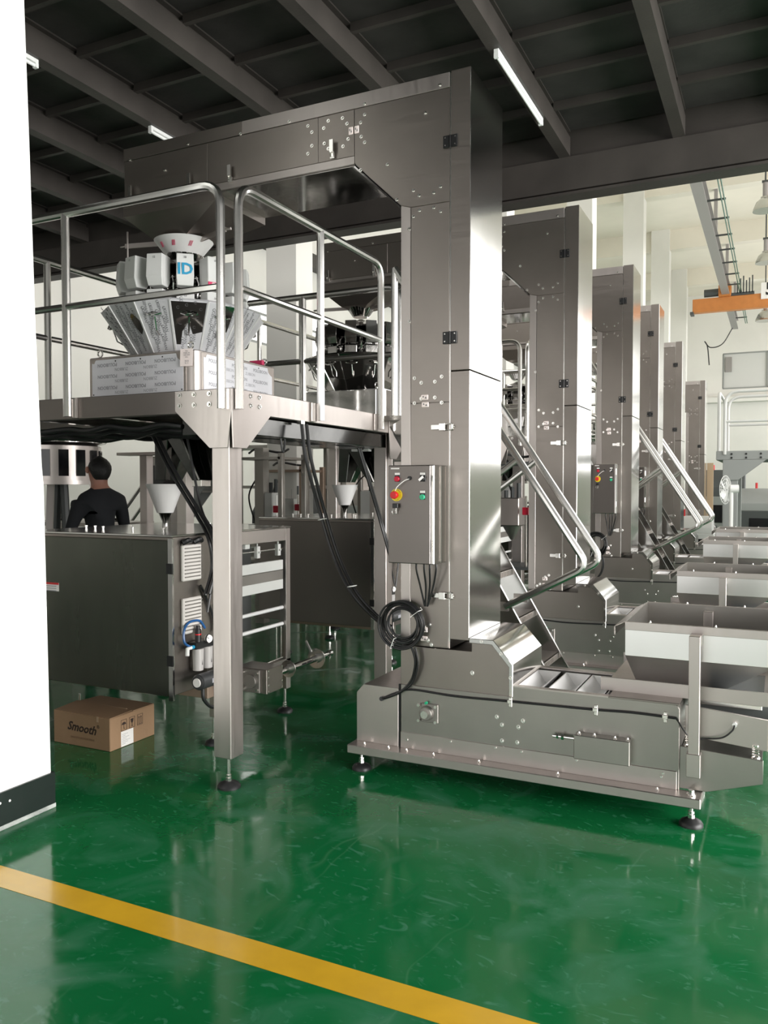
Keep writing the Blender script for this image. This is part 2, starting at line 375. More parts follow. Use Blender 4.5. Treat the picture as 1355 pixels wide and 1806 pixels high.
# ================================================================ BUCKET ELEVATOR
YF = 4.08; YB = 4.62
def elevator():
    R = thing('bucket_elevator', '', 'elevator', (-1.67, 4.35, 0), 'bucket elevators in the packing lines')
    # core casing
    mb = MB(); mb.prism([(-1.878,.72),(-1.878,3.138),(-2.168,3.416),(-3.872,3.416),(-3.872,3.795),(-1.588,3.795),(-1.588,.72)], YF+.012, YB-.006)
    mb.build('casing', 'steel', R, bevel=.002)
    # panels, proud of the core by a sheet thickness, with seams between them
    def sheet(poly, m='steel', t=.009, name='panel'):
        return MB().prism(poly, YF+.012-t, YF+.0125).build(name, m, R, bevel=.0012)
    sheet([(-1.816,.728),(-1.816,2.052),(-1.592,2.052),(-1.592,.728)])
    sheet([(-1.816,2.056),(-1.816,3.118),(-1.592,3.118),(-1.592,2.056)])
    sheet([(-1.876,.728),(-1.876,3.136),(-1.818,3.118),(-1.818,.728)], 'steell')
    sheet([(-1.818,3.121),(-1.878,3.141),(-2.164,3.418),(-2.164,3.715),(-1.592,3.715),(-1.592,3.121)])
    sheet([(-2.168,3.459),(-2.40,3.459),(-2.40,3.715),(-2.168,3.715)], 'steel')
    sheet([(-2.402,3.459),(-3.19,3.459),(-3.19,3.715),(-2.402,3.715)])
    sheet([(-3.192,3.459),(-3.865,3.459),(-3.865,3.715),(-3.192,3.715)])
    sheet([(-1.592,3.718),(-2.93,3.718),(-2.93,3.796),(-1.592,3.796)], 'steell', .012)
    sheet([(-2.932,3.718),(-3.868,3.718),(-3.868,3.796),(-2.932,3.796)], 'steel', .012)
    sheet([(-2.166,3.412),(-3.868,3.412),(-3.868,3.456),(-2.166,3.456)], 'steell', .012)
    # access doors on the outside of the riser, one above the other
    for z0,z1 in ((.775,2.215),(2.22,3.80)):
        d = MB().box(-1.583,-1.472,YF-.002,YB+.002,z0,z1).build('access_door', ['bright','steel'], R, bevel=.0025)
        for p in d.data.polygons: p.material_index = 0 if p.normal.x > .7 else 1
    MB().box(-1.590,-1.583,YF+.004,YB,.76,3.79).build('door_seam', 'bolt', R)
    # bright under-tray of the horizontal run
    mb = MB(); mb.add([(-3.86,YF+.015,3.412),(-2.17,YF+.015,3.412),(-2.17,YB-.01,3.412),(-3.86,YB-.01,3.412),(-3.86,YF+.015,3.405),(-2.17,YF+.015,3.405),(-2.17,YB-.01,3.405),(-3.86,YB-.01,3.405)],
        [(0,1,2,3),(7,6,5,4),(0,4,5,1),(1,5,6,2),(2,6,7,3),(3,7,4,0)])
    mb.add([(-2.17,YF+.015,3.408),(-1.885,YF+.015,3.138),(-1.885,YB-.01,3.138),(-2.17,YB-.01,3.408),(-2.175,YF+.015,3.400),(-1.89,YF+.015,3.130),(-1.89,YB-.01,3.130),(-2.175,YB-.01,3.400)],
        [(0,1,2,3),(7,6,5,4),(0,4,5,1),(1,5,6,2),(2,6,7,3),(3,7,4,0)])
    mb.build('under_tray', 'dkpolish', R)
    # hinges
    for z in (3.43,2.395):
        h = MB(); h.box(-1.625,-1.592,YF-.010,YF-.001,z-.032,z+.032); h.box(-1.578,-1.545,YF-.010,YF-.003,z-.032,z+.032); h.cyl((-1.586,YF-.006,z-.033),(-1.586,YF-.006,z+.033),.007,8)
        hh = h.build('hinge', 'black', R, bevel=.0015)
        s = MB()
        for x in (-1.612,-1.556):
            for zz in (-.02,.02): s.cyl((x,YF-.0095,z+zz),(x,YF-.013,z+zz),.004,6)
        s.build('screw', 'bolt', hh, kind='stuff')
    # toggle latches on the riser
    for z in (1.92,1.01):
        l = MB(); l.box(-1.690,-1.618,YF-.014,YF-.001,z-.013,z+.013); l.box(-1.640,-1.606,YF-.024,YF-.010,z-.019,z+.019)
        l.tube([(-1.612,YF-.016,z-.014),(-1.572,YF-.014,z-.018),(-1.556,YF-.012,z),(-1.572,YF-.014,z+.018),(-1.612,YF-.016,z+.014)],.003,6)
        l.box(-1.575,-1.562,YF-.012,YF-.003,z-.014,z+.014); l.build('latch', 'bolt', R, bevel=.002)
    # latches on the horizontal run
    for (x,z) in ((-2.30,3.475),(-3.01,3.455),(-3.32,3.455),(-3.80,3.455)):
        l = MB(); l.obox((x,YF-.020,z+.055),(.012,0,0),(0,.006,0),(0,0,.034)); l.box(x-.014,x+.014,YF-.012,YF,z-.012,z+.02)
        l.tube([(x-.011,YF-.015,z+.06),(x-.011,YF-.016,z-.005),(x+.011,YF-.016,z-.005),(x+.011,YF-.015,z+.06)],.0025,6)
        l.build('latch', 'bolt', R, bevel=.002)
    # pinch-point stickers, each with its small black marks
    for (x,z,hor) in ((-2.187,3.60,0),(-2.150,3.60,0),(-1.733,2.085,1),(-1.730,2.045,1),(-1.735,.815,1),(-1.735,.765,1)):
        a,b = (.021,.014) if hor else (.014,.021)
        st = MB().box(x-a,x+a,YF-.0015,YF+.004,z-b,z+b).build('sticker', 'pink', R, bevel=.003)
        g = MB(); g.box(x-a*.5,x-a*.2,YF-.0025,YF-.0014,z-b*.1,z+b*.5); g.prism([(x+a*.1,z-b*.5),(x+a*.6,z-b*.5),(x+a*.35,z+b*.3)],YF-.0025,YF-.0014)
        g.build('pictogram', 'ink', st)
    # bolts
    b = MB()
    def bb(*ps):
        for p in ps: q = PY(p[0],p[1],YF-.001); b.bolt(q.x, YF+.003, q.z, .0085)
    bb((776,150),(750,199),(643,183),(643,202),(636,216),(637,241),(643,251),(683,290),(729,336),(739,345),(765,340),(777,329),(729,382),(740,371),(765,366),(777,373),(722,404),(700,352),(636,300),
       (510,214),(424,236),(331,254),(229,282),(290,300),(543,222),(550,233),(550,257),(543,271),(571,226),(579,213),(604,208),(612,218),(572,253),(579,262),(605,258),(614,245),
       (731,667),(743,675),(767,673),(779,664),(731,711),(743,703),(767,701),(779,710),(722,567))
    for x,z in ((-1.70,.845),(-1.73,.83),(-1.69,.735),(-1.71,.758),(-1.80,.755),(-1.775,.77)): b.bolt(x,YF+.003,z,.009)
    b.build('bolts', 'bolt', R, kind='stuff')
    # discharge funnel under the end of the run
    r0 = [(-3.875,YF,3.43),(-3.13,YF,3.43),(-3.13,YB,3.43),(-3.875,YB,3.43)]
    r1 = [(-3.875,YF,3.36),(-3.13,YF,3.36),(-3.13,YB,3.36),(-3.875,YB,3.36)]
    r2 = [(-3.74,4.21,3.235),(-3.46,4.21,3.235),(-3.46,4.49,3.235),(-3.74,4.49,3.235)]
    r3 = [(x*.5-1.8,y*.5+2.175,3.205) for x,y,_ in r2]
    MB().loft([r0,r1,r2,r3]).build('discharge_funnel', 'steel', R, smooth=False)
    # lower housing with sloped hood
    xl, hx = -1.878, -1.238
    house = [(xl,.16),(xl,.718),(-1.60,.718),(-1.472,.775),(-1.338,.787),(-1.238,.675),(-1.238,.16)]
    house = [(xl,.16),(xl,.716),(-1.46,.716),(-1.46,.772),(-1.338,.772),(-1.242,.665),(-1.242,.16)]
    MB().prism(house, YF+.006, YB-.004).build('lower_housing', 'steel', R, bevel=.002)
    hd = MB(); hd.prism([(-1.47,.765),(-1.47,.790),(-1.335,.790),(-1.228,.670),(-1.228,.500),(-1.250,.500),(-1.250,.655),(-1.345,.765)], YF-.008, YB+.03)
    hd.build('hood', 'bright', R, bevel=.0025)
    hb = MB()
    for (x,z) in ((-1.40,.778),(-1.292,.722),(-1.240,.60)): hb.bolt(x,YF-.007,z,.008)
    for (u,v) in ((833,1187),): q = PY(u,v,YF); hb.bolt(q.x,YF+.006,q.z,.010)
    hb.build('bolts', 'bolt', R, kind='stuff')
    # trough side: long front plate, back plate, floor
    fr = MB(); fr.prism([(-1.872,.225),(-1.872,.50),(-1.24,.50),(-1.238,.555),(-.42,.555),(-.405,.535),(-.405,.145),(-1.872,.145)], YF-.004, YF+.008)
    fr.build('front_plate', 'steelh', R, bevel=.002)
    MB().prism([(-1.872,.145),(-1.872,.235),(-.415,.235),(-.415,.145)], YF-.010, YF-.003).build('bottom_flange', 'steell', R, bevel=.002)
    MB().prism([(-1.872,.145),(-1.872,.555),(-.405,.555),(-.405,.145)], YB-.012, YB).build('back_plate', 'steelh', R)
    MB().box(-1.24,-.41,YF+.01,YB-.014,.30,.31).build('trough_floor', 'steelh', R)
    MB().box(-.418,-.405,YF+.009,YB-.013,.145,.55).build('end_plate', 'steelh', R)
    # trough covers and rim
    MB().box(-.74,-.405,YF-.006,YB+.002,.553,.562).build('trough_cover', 'steel', R, bevel=.002)
    rm = MB(); rm.box(-1.235,-.74,YF-.005,YF+.035,.553,.560); rm.box(-1.235,-.74,YB-.05,YB,.553,.560); rm.box(-1.24,-1.215,YF+.035,YB-.05,.553,.560)
    rm.build('trough_rim', 'steell', R)
    # white buckets seen in the open trough
    for i in range(4):
        x0 = -1.21+.148*i-.02*(i==0)+.0; x1 = x0+.140
        if x1 > -.62: x1 = -.62
        m = MB(); xm = (x0+x1)/2; y0,y1 = YF+.05,YB-.065; zt, zb = .548,.475
        outer = [[(x0,y0,zt),(x1,y0,zt),(x1,y1,zt),(x0,y1,zt)],[(xm-.022,y0+.01,zb),(xm+.022,y0+.01,zb),(xm+.022,y1-.01,zb),(xm-.022,y1-.01,zb)]]
        inner = [[(xm-.016,y0+.014,zb+.008),(xm+.016,y0+.014,zb+.008),(xm+.016,y1-.014,zb+.008),(xm-.016,y1-.014,zb+.008)],[(x0+.006,y0+.006,zt),(x1-.006,y0+.006,zt),(x1-.006,y1-.006,zt),(x0+.006,y1-.006,zt)]]
        m.loft([outer[1],outer[0],inner[1],inner[0]], cap=True); m.build('bucket', 'bucket', R, smooth=False)
    # motor guard on the left
    g = MB(); pr = [(YF-.004,.145),(YF-.004,.50),(YB+.09,.52),(YB+.09,.145)]
    g.loft([[(-2.150,YF-.004,.145),(-1.888,YF-.004,.145),(-1.888,YB+.05,.145),(-2.150,YB+.05,.145)],
            [(-2.150,YF-.004,.425),(-1.888,YF-.004,.425),(-1.888,YB+.05,.425),(-2.150,YB+.05,.425)],
            [(-2.105,YF-.004,.475),(-1.888,YF-.004,.475),(-1.888,YB+.05,.475),(-2.105,YB+.05,.475)]])
    g.build('drive_guard', 'steell', R, bevel=.002)
    MB().box(-1.886,-1.876,YF-.003,YF+.004,.15,.50).build('guard_gap', 'black', R)
    # square flange bearing
    bx,bz = -1.71,.36
    f = MB(); f.box(bx-.035,bx+.065,YF-.014,YF-.003,bz-.052,bz+.052); f.cyl((bx,YF-.013,bz),(bx,YF-.040,bz),.042,20,.036)
    br = f.build('flange_bearing', 'castm', R, bevel=.003)
    MB().cyl((bx,YF-.04,bz),(bx,YF-.058,bz),.021,16).build('shaft','bolt',br)
    s = MB()
    for i in (-.045,.055):
        for j in (-.042,.042): s.cyl((bx+i,YF-.013,bz+j),(bx+i,YF-.034,bz+j),.009,6)
    s.build('bolts', 'bolt', br, kind='stuff')
    MB().cyl((bx,YF-.018,bz+.058),(bx,YF-.032,bz+.058),.008,8).build('grease_nipple', 'green', br)
    # junction box and tension screw
    jb = MB().prism([(0,0),(0,0)],0,1) if False else MB()
    p0,p1 = PY(1001,1293,YF-.09),PY(1117,1302,YF-.09)
    jb.box(-.895,-.625,YF-.07,YF-.004,.245,.365); j = jb.build('junction_box', 'steelh', R, bevel=.003)
    s = MB(); s.cyl((-1.01,YF-.03,.335),(-.895,YF-.03,.335),.008,10); s.cyl((-.965,YF-.03,.335),(-.952,YF-.03,.335),.017,6); s.cyl((-.99,YF-.03,.335),(-.980,YF-.03,.335),.013,6)
    s.build('tension_screw', 'bolt', R)
    b = MB()
    for x in (-.875,-.80,-.70,-.64): b.bolt(x,YF-.04,.365,.007,(0,0,1))
    def b2(*ps):
        for u,v in ps: q = PY(u,v,YF-.004); b.bolt(q.x,YF-.004,q.z,.0095)
    b2((877,1264),(923,1271),(886,1278),(915,1282),(886,1306),(913,1309),(875,1318),(921,1325),(719,1304),(796,1307),(1018,1340),(1170,1363),(1167,1391-22))
    b.build('bolts', 'bolt', R, kind='stuff')
    # base frame channels
    for (y0,y1) in ((3.985,4.09),(YB-.03,YB+.075)):
        MB().box(-2.165,-.30,y0,y1,.098,.146).build('base_rail', 'steell', R, bevel=.004)
    for x in (-2.165,-.36,-1.25): MB().box(x,x+.06,4.09,YB-.03,.098,.146).build('cross_member', 'steelh', R)
    rb = MB()
    for x in (-2.08,-1.93,-1.82,-1.66,-1.40,-.98,-.50): rb.bolt(x,4.035,.146,.007,(0,0,1))
    rb.cyl((-.345,4.035,.146),(-.345,4.035,.17),.014,6); rb.cyl((-.345,4.035,.146),(-.345,4.035,.152),.022,12); rb.build('bolts', 'bolt', R, kind='stuff')
    for x,y in ((-.345,4.04),(-2.10,4.04),(-.345,YB+.02),(-2.10,YB+.02)): add_foot(R,x,y,.10)
    # control box
    cb = MB().box(-1.878,-1.612,3.925,YF+.002,1.19,1.713).build('control_box', 'bright', R, bevel=.004)
    MB().box(-1.873,-1.630,3.914,3.926,1.192,1.711).build('control_box_door', 'ctrl', cb, bevel=.003)
    for z in (1.63,1.29): MB().cyl((-1.618,3.920,z-.03),(-1.618,3.920,z+.03),.006,8).build('box_hinge', 'bolt', cb)
    YC = 3.914
    def btn(x,z,m,r=.0145,name='push_button'):
        MB().box(x-.016,x+.016,YC-.003,YC,z-.014,z+.034).build('button_plate','black',cb,bevel=.001)
        o = MB().cyl((x,YC,z),(x,YC-.016,z),r,18).build(name, m, cb, bevel=.002); return o
    btn(-1.818,1.640,'crimson'); btn(-1.672,1.528+.017,'green')
    sw = btn(-1.672,1.640,'black',name='selector_switch'); MB().obox((-1.672,YC-.019,1.642),(.012,0,.010),(.004,0,-.005),(0,.006,0)).build('lever','bolt',cb)
    for (x,z,w) in ((-1.818,1.667,.014),(-1.672,1.667,.014),(-1.672,1.572,.014)): MB().box(x-w,x+w,YC-.0045,YC-.001,z-.006,z+.006).build('legend_label','paper',cb)
    MB().box(-1.856,-1.808,YC-.003,YC,1.692,1.699).build('name_strip','paper',cb)
    MB().cyl((-1.747,YC,1.644),(-1.747,YC-.008,1.644),.011,14).build('key_lock','black',cb)
    e = MB().cyl((-1.823,YC,1.555),(-1.823,YC-.004,1.555),.033,26).build('emergency_stop_ring','yellow',cb)
    t = MB()
    for i,ch in enumerate('EMERGENCY'):
        a = math.radians(150-15*i); put_text(t, ch, (-1.823+.027*math.cos(a),YC-.0048,1.555+.027*math.sin(a)), (math.sin(a),0,-math.cos(a)), (math.cos(a),0,math.sin(a)), .009)
    for i,ch in enumerate('STOP'):
        a = math.radians(240+18*i); put_text(t, ch, (-1.823+.027*math.cos(a),YC-.0048,1.555+.027*math.sin(a)), (-math.sin(a),0,math.cos(a)), (-math.cos(a),0,-math.sin(a)), .009)
    t.build('ring_lettering','black',cb)
    e2 = MB(); e2.cyl((-1.823,YC-.004,1.555),(-1.823,YC-.026,1.555),.014,16); e2.cyl((-1.823,YC-.026,1.555),(-1.823,YC-.045,1.555),.021,22,.019); e2.build('emergency_stop_button','red',cb,bevel=.002)
    MB().tube(spline([(-1.747,YC-.008,1.640),(-1.770,YC-.02,1.630),(-1.805,YC-.03,1.60),(-1.818,YC-.03,1.578)]),.0022,6).build('key_string','paper',cb)
    ky = MB(); ky.obox((-1.822,YC-.02,1.498),(.016,0,0),(0,.004,0),(0,0,.012)); ky.build('key_head','black',cb,bevel=.002)
    ky = MB(); ky.tube(arc((-1.830,YC-.018,1.466),(1,0,0),(0,0,1),.012,0,2*PI,14)[:-1],.002,6,True); ky.obox((-1.816,YC-.02,1.475),(.003,0,-.001),(0,.0015,0),(0,0,.018)); ky.build('key_ring','bolt',cb)
    # conduit tails under the box
    for (x0,x1,x2) in ((-1.745,-1.735,-1.715),(-1.700,-1.703,-1.712),(-1.668,-1.680,-1.700),(-1.632,-1.66,-1.700)):
        MB().tube(spline([(x0,4.0,1.195),(x0,4.0,1.15),(x1,4.03,1.06),(x2,4.045,.95)]),.0055,8).build('cable','cable',cb)
    # cable along the base with saddle clips
    c = MB(); c.tube(spline([(-1.99,YF-.014,.405),(-1.90,YF-.018,.45),(-1.80,YF-.012,.478),(-1.55,YF-.012,.470),(-1.24,YF-.014,.478),(-.82,YF-.014,.487),(-.62,YF-.014,.495),(-.42,YF-.014,.492)]),.0055,8)
    c.build('cable','cable',R)
    for x,z in ((-1.24,.478),(-.80,.489),(-.47,.495)):
        s = MB(); s.box(x-.013,x+.013,YF-.024,YF-.006,z-.010,z+.010); s.box(x-.009,x+.009,YF-.012,YF-.004,z-.030,z+.022); s.build('cable_clip','bolt',R,bevel=.002)
    return R
E1 = elevator()
E1['label'] = 'tall brushed steel bucket elevator with control box, nearest the camera'
E1['group'] = 'bucket elevators in the packing lines'

# ================================================================ VIBRATORY FEEDER (hopper on posts over the elevator's tail)
def feeder():
    R = thing('vibratory_feeder', '', 'hopper', (-.3, 4.5, 0), 'infeed hoppers at the elevator tails')
    x0,x1,y0,y1 = -.675,.0,4.165,4.92; zt = .925
    rings_o = [[(x0,y0,zt),(x1,y0,zt),(x1,y1,zt),(x0,y1,zt)],[(x0,y0,.755),(x1,y0,.755),(x1,y1,.755),(x0,y1,.755)],[(x0+.025,y0+.20,.585),(x1-.22,y0+.20,.585),(x1-.22,y1-.2,.585),(x0+.025,y1-.2,.585)]]
    t = .006
    rings_i = [[(x0+.03,y0+.205,.595),(x1-.225,y0+.205,.595),(x1-.225,y1-.205,.595),(x0+.03,y1-.205,.595)],[(x0+t,y0+t,.757),(x1-t,y0+t,.757),(x1-t,y1-t,.757),(x0+t,y1-t,.757)],[(x0+t,y0+t,zt),(x1-t,y0+t,zt),(x1-t,y1-t,zt),(x0+t,y1-t,zt)]]
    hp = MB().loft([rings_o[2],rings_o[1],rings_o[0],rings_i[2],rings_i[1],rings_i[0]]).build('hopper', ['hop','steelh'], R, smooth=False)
    for k_,pg in enumerate(hp.data.polygons): pg.material_index = 1 if k_ >= 12 else 0  # inner faces take a darker steel, painting in the shade inside the hopper
    r = MB(); w = .045
    # out-turned rim: four folded strips
    def strip(a,b,c,d): r.add([a,b,c,d]+[(p[0],p[1],p[2]-.004) for p in (a,b,c,d)],[(0,1,2,3),(7,6,5,4),(0,4,5,1),(1,5,6,2),(2,6,7,3),(3,7,4,0)])
    r.box(x0-.0,x1,y0-.012,y0,zt-.040,zt+.002); r.box(x0,x1,y1,y1+.012,zt-.052,zt+.002)
    strip((x0,y0,zt),(x0,y1,zt),(x0-.055,y1-.02,zt-.030),(x0-.055,y0+.02,zt-.030)); r.box(x0-.059,x0-.053,y0+.02,y1-.02,zt-.075,zt-.030)
    r.box(x1,x1+.012,y0,y1,zt-.052,zt+.002)
    r.build('hopper_rim', 'steell', R, bevel=.0015)
    b = MB()
    for x in (x0+.12,x0+.42): b.bolt(x,y0-.006,zt+.001,.006,(0,0,1)); b.bolt(x+.1,y1+.006,zt+.001,.006,(0,0,1))
    b.build('bolts','bolt',R,kind='stuff')
    for y in (4.02,4.85):
        lg = MB().box(-.362,-.312,y,y+.05,.262,.90).build('leg', 'steell', R, bevel=.002)
        MB().box(-.368,-.306,y-.006,y+.056,.235,.345).build('leg_bracket','steell',lg,bevel=.002)
    MB().box(-.362,-.312,4.07,4.153,.845,.893).build('leg_arm','steell',R)
    # vibrating tray under the hopper
    tr = MB(); tr.prism([(-.78,.590),(-.05,.575),(.02,.635),(.026,.630),(-.045,.560),(-.78,.575)], 4.20,4.88); 
    tr.box(-.80,-.02,4.195,4.203,.560,.628); tr.box(-.80,-.02,4.877,4.885,.560,.628); tr.build('feed_tray','steell',R,bevel=.0015)
    MB().box(-.33,-.05,4.22,4.26,.535,.560).build('tray_rail','bolt',R,bevel=.002)
    d = MB(); d.box(-.36,-.02,4.26,4.8,.46,.58); d.build('vibrator_core','grime',R)
    MB().prism([(-.385,.395),(-.385,.545),(-.02,.515),(-.02,.365)],4.140,4.150).build('drive_plate','steell',R,bevel=.002)
    MB().prism([(-.385,.395),(-.385,.545),(-.02,.515),(-.02,.365)],4.86,4.87).build('drive_plate','steell',R,bevel=.002)
    MB().prism([(-.405,.150),(-.405,.355),(-.04,.335),(-.04,.225),(-.28,.150)],YF+.012,YF+.022).build('base_plate','steelh',R,bevel=.002)
    MB().prism([(-.405,.150),(-.405,.355),(-.04,.335),(-.04,.225),(-.28,.150)],YB-.012,YB).build('base_plate','steelh',R,bevel=.002)
    MB().box(-.40,-.045,YF+.022,YB-.012,.31,.33).build('base_top','steelh',R)
    for x,z in ((-.37,.35),(-.075,.335)):
        for y in (4.15,4.58):
            s = MB(); s.cyl((x,y,z-.012),(x,y,z),.022,14); s.cyl((x,y,z+.048),(x,y,z+.056),.018,14)
            hel = [Vector((x+.015*math.cos(t*.9),y+.015*math.sin(t*.9),z+t*.0017)) for t in range(28)]
            s.tube(hel,.003,5); s.build('spring','bolt',R)
    g = MB().cyl((-.165,4.14,.478),(-.165,4.12,.478),.011,10).build('cable_gland','wplastic',R)
    MB().tube(spline([(-.42,4.066,.492),(-.36,4.10,.40),(-.30,4.125,.395),(-.22,4.105,.415),(-.175,4.10,.455),(-.165,4.12,.476)]),.004,6).build('cable','cable',R)
    return R
F1 = feeder(); F1['label'] = 'steel infeed hopper on posts at the nearest elevator\'s tail, cut off by the frame'

# ================================================================ WORK PLATFORM
def platform():
    R = thing('work_platform', '', 'platform', (-3.5,4.5,0), 'steel work platforms')
    x0,x1,y0,y1 = -4.52,-2.53,3.42,5.68
    # perimeter channels
    for nm,b in (('front_beam',(x0,x1,y0,y0+.05)),('rear_beam',(x0,x1,y1-.05,y1))): MB().box(*b,1.985,2.108).build(nm,'ctrl' if nm=='front_beam' else 'steelh',R,bevel=.003)  # front beam's shade is put into a darker steel than the side beams
    MB().box(x1-.05,x1,y0+.05,y1-.05,1.985,2.108).build('side_beam','steell',R,bevel=.003); MB().box(x0,x0+.05,y0+.05,y1-.05,1.985,2.108).build('side_beam','steelh',R,bevel=.003)
    MB().box(x0+.05,x1-.05,y0+.05,y1-.05,2.085,2.100).build('deck','steelh',R)
    for x in (-4.0,-3.45,-2.95): MB().box(x,x+.06,y0+.05,y1-.05,1.99,2.085).build('joist','dkpolish',R)
    # cable tray slung below the right edge
    MB().box(x1-.42,x1-.03,y0+.12,y1-.30,1.88,1.975).build('cable_tray','chutem',R,bevel=.003); MB().box(x1-.41,x1-.04,4.40,4.404,1.90,1.972).build('tray_joint','bolt',R)
    # columns with gussets
    for (cx,cy,near) in ((-2.607,3.483,1),(-2.607,5.36,0),(-4.44,3.483,0),(-4.44,5.36,0)):
        s = .056 if near else .05
        c = MB().box(cx-s,cx+s,cy-s,cy+s,.17 if near else .12,2.0).build('column','steell',R,bevel=.004)
        MB().prism([(cx-.285,2.105),(cx+.078,2.105),(cx+.078,1.99),(cx+s+.002,1.80),(cx-s-.002,1.80),(cx-.285,2.0)] if cx > -3 else [(cx-.078,2.105),(cx+.285,2.105),(cx+.285,2.0),(cx+s+.002,1.80),(cx-s-.002,1.80),(cx-.078,1.99)],(y0-.008 if cy < 4 else y1+.001),(y0 if cy < 4 else y1+.008)).build('gusset','steell',c,bevel=.0015)
        if cx > -3: MB().prism([(cy-.07,2.105),(cy+.30,2.105),(cy+.30,2.0),(cy+s+.002,1.80),(cy-s-.002,1.80),(cy-.07,2.0)],x1,x1+.008,'x').build('gusset','steell',c,bevel=.0015)
        f = add_foot(R,cx,cy,.18,.062)
    b = MB()
    for x in (-2.86,-2.765,-2.665): 
        for z in (2.083,2.028): b.bolt(x,y0-.008,z,.011)
    for y in (3.47,3.58,3.66):
        for z in (2.08,2.03): b.bolt(x1+.008,y,z,.010,(1,0,0))
    b.build('bolts','bolt',R,kind='stuff')
    # railings
    zt,zm,r = 3.145,2.62,.0235
    def rail(name, top, posts, mid):
        o = MB().tube(fillet(top,.12,6),r,10).build(name,'tube',R)
        for p in posts: MB().tube([p,(p[0],p[1],zt)],r,10).build('post','tube',o)
        for a,bb in mid: MB().tube([a,bb],r*.82,10).build('mid_rail','tube',o)
        return o
    yr = y0-.028; xr = x1+.028
    rail('handrail',[(x0-.0,yr,zt),(-2.572,yr,zt),(-2.572,yr,2.0)],[(-3.655,yr,2.0),(x0+.02,yr,2.0)],[((x0,yr,zm),(-2.572,yr,zm))])
    rail('handrail',[(xr,3.45,2.0),(xr,3.45,zt),(xr,5.11,zt),(xr,5.11,2.0)],[(xr,4.28,2.0)],[((xr,3.45,zm),(xr,5.11,zm))])
    xl2 = x0-.02
    rail('handrail',[(xl2,3.45,2.0),(xl2,3.45,zt),(xl2,y1-.03,zt),(xl2,y1-.03,2.0)],[(xl2,4.05,2.0),(xl2,4.85,2.0)],[((xl2,3.45,zm),(xl2,y1-.03,zm))])
    yb = y1+.028
    rail('handrail',[(x0+.05,yb,2.0),(x0+.05,yb,zt),(x1-.1,yb,zt),(x1-.1,yb,2.0)],[(-3.5,yb,2.0)],[((x0+.05,yb,zm),(x1-.1,yb,zm))])
    # post brackets
    for y in (4.20,5.045): MB().box(x1,x1+.012,y,y+.045,1.99,2.105).build('post_bracket','steell',R,bevel=.002)
    MB().box(-3.632,-3.60,yr+.010,y0,1.99,2.10).build('post_bracket','steell',R,bevel=.002)
    return R
def stair(R):
    # steep stair down from the platform's right side
    sl = 1.70; xt = -2.345
    st = MB().box(-2.53,-2.33,5.20,5.67,2.07,2.10).build('stair','steelh',R)
    def P(x): return 2.1-(x-xt)*sl
    for y in (5.205,5.655):
        s = MB(); d = Vector((1,0,-sl)).normalized(); n = Vector((sl,0,1)).normalized()
        a = Vector((xt,y,2.1))-n*.0; e = Vector((-1.115,y,P(-1.115)))
        s.obox((a+e)/2-n*.075,(e-a)/2,(0,.003,0),n*.075); s.obox((a+e)/2,(e-a)/2,(0,.012,0),n*.003); s.obox((a+e)/2-n*.15,(e-a)/2,(0,.012,0),n*.003)
        s.build('stringer','bright',st)
    for i in range(7):
        z = 1.88-.2885*i; x = xt+(2.1-z)/sl
        t = MB().box(x-.165,x-.005,5.21,5.65,z-.006,z)
        t.box(x-.012,x-.005,5.21,5.65,z-.05,z)
        for k in range(9): t.box(x-.005,x-.001,5.27+.036*k,5.285+.036*k,z-.044,z-.012)
        t.build('tread','steell',st)
        if z < .2: break
    for y in (5.20,5.66):
        q = [(-2.40,y,3.05),(-1.095,y,1.10),(-1.09,y,1.05),(-1.66,y,.74)]
        h = MB().tube(fillet([(-2.44,y,3.13),(-1.075,y,1.09),(-1.625,y,.80)],.09,7),.024,10).build('stair_handrail','tube',st)
        MB().tube([(-1.53,y,1.79),(-1.92,y,1.50)],.021,10).build('support','tube',h)
        MB().box(-1.70,-1.60,y-.012,y+.012,.77,.83).build('bracket','steell',h)
        if y < 5.4: MB().tube([(-2.44,y,3.13),(-2.44,y,2.1)],.024,10).build('post','tube',h)
    return st
PL1 = platform(); P2proto = None
PL1['label'] = 'steel work platform with tubular railings and a bolted corner column, in front'

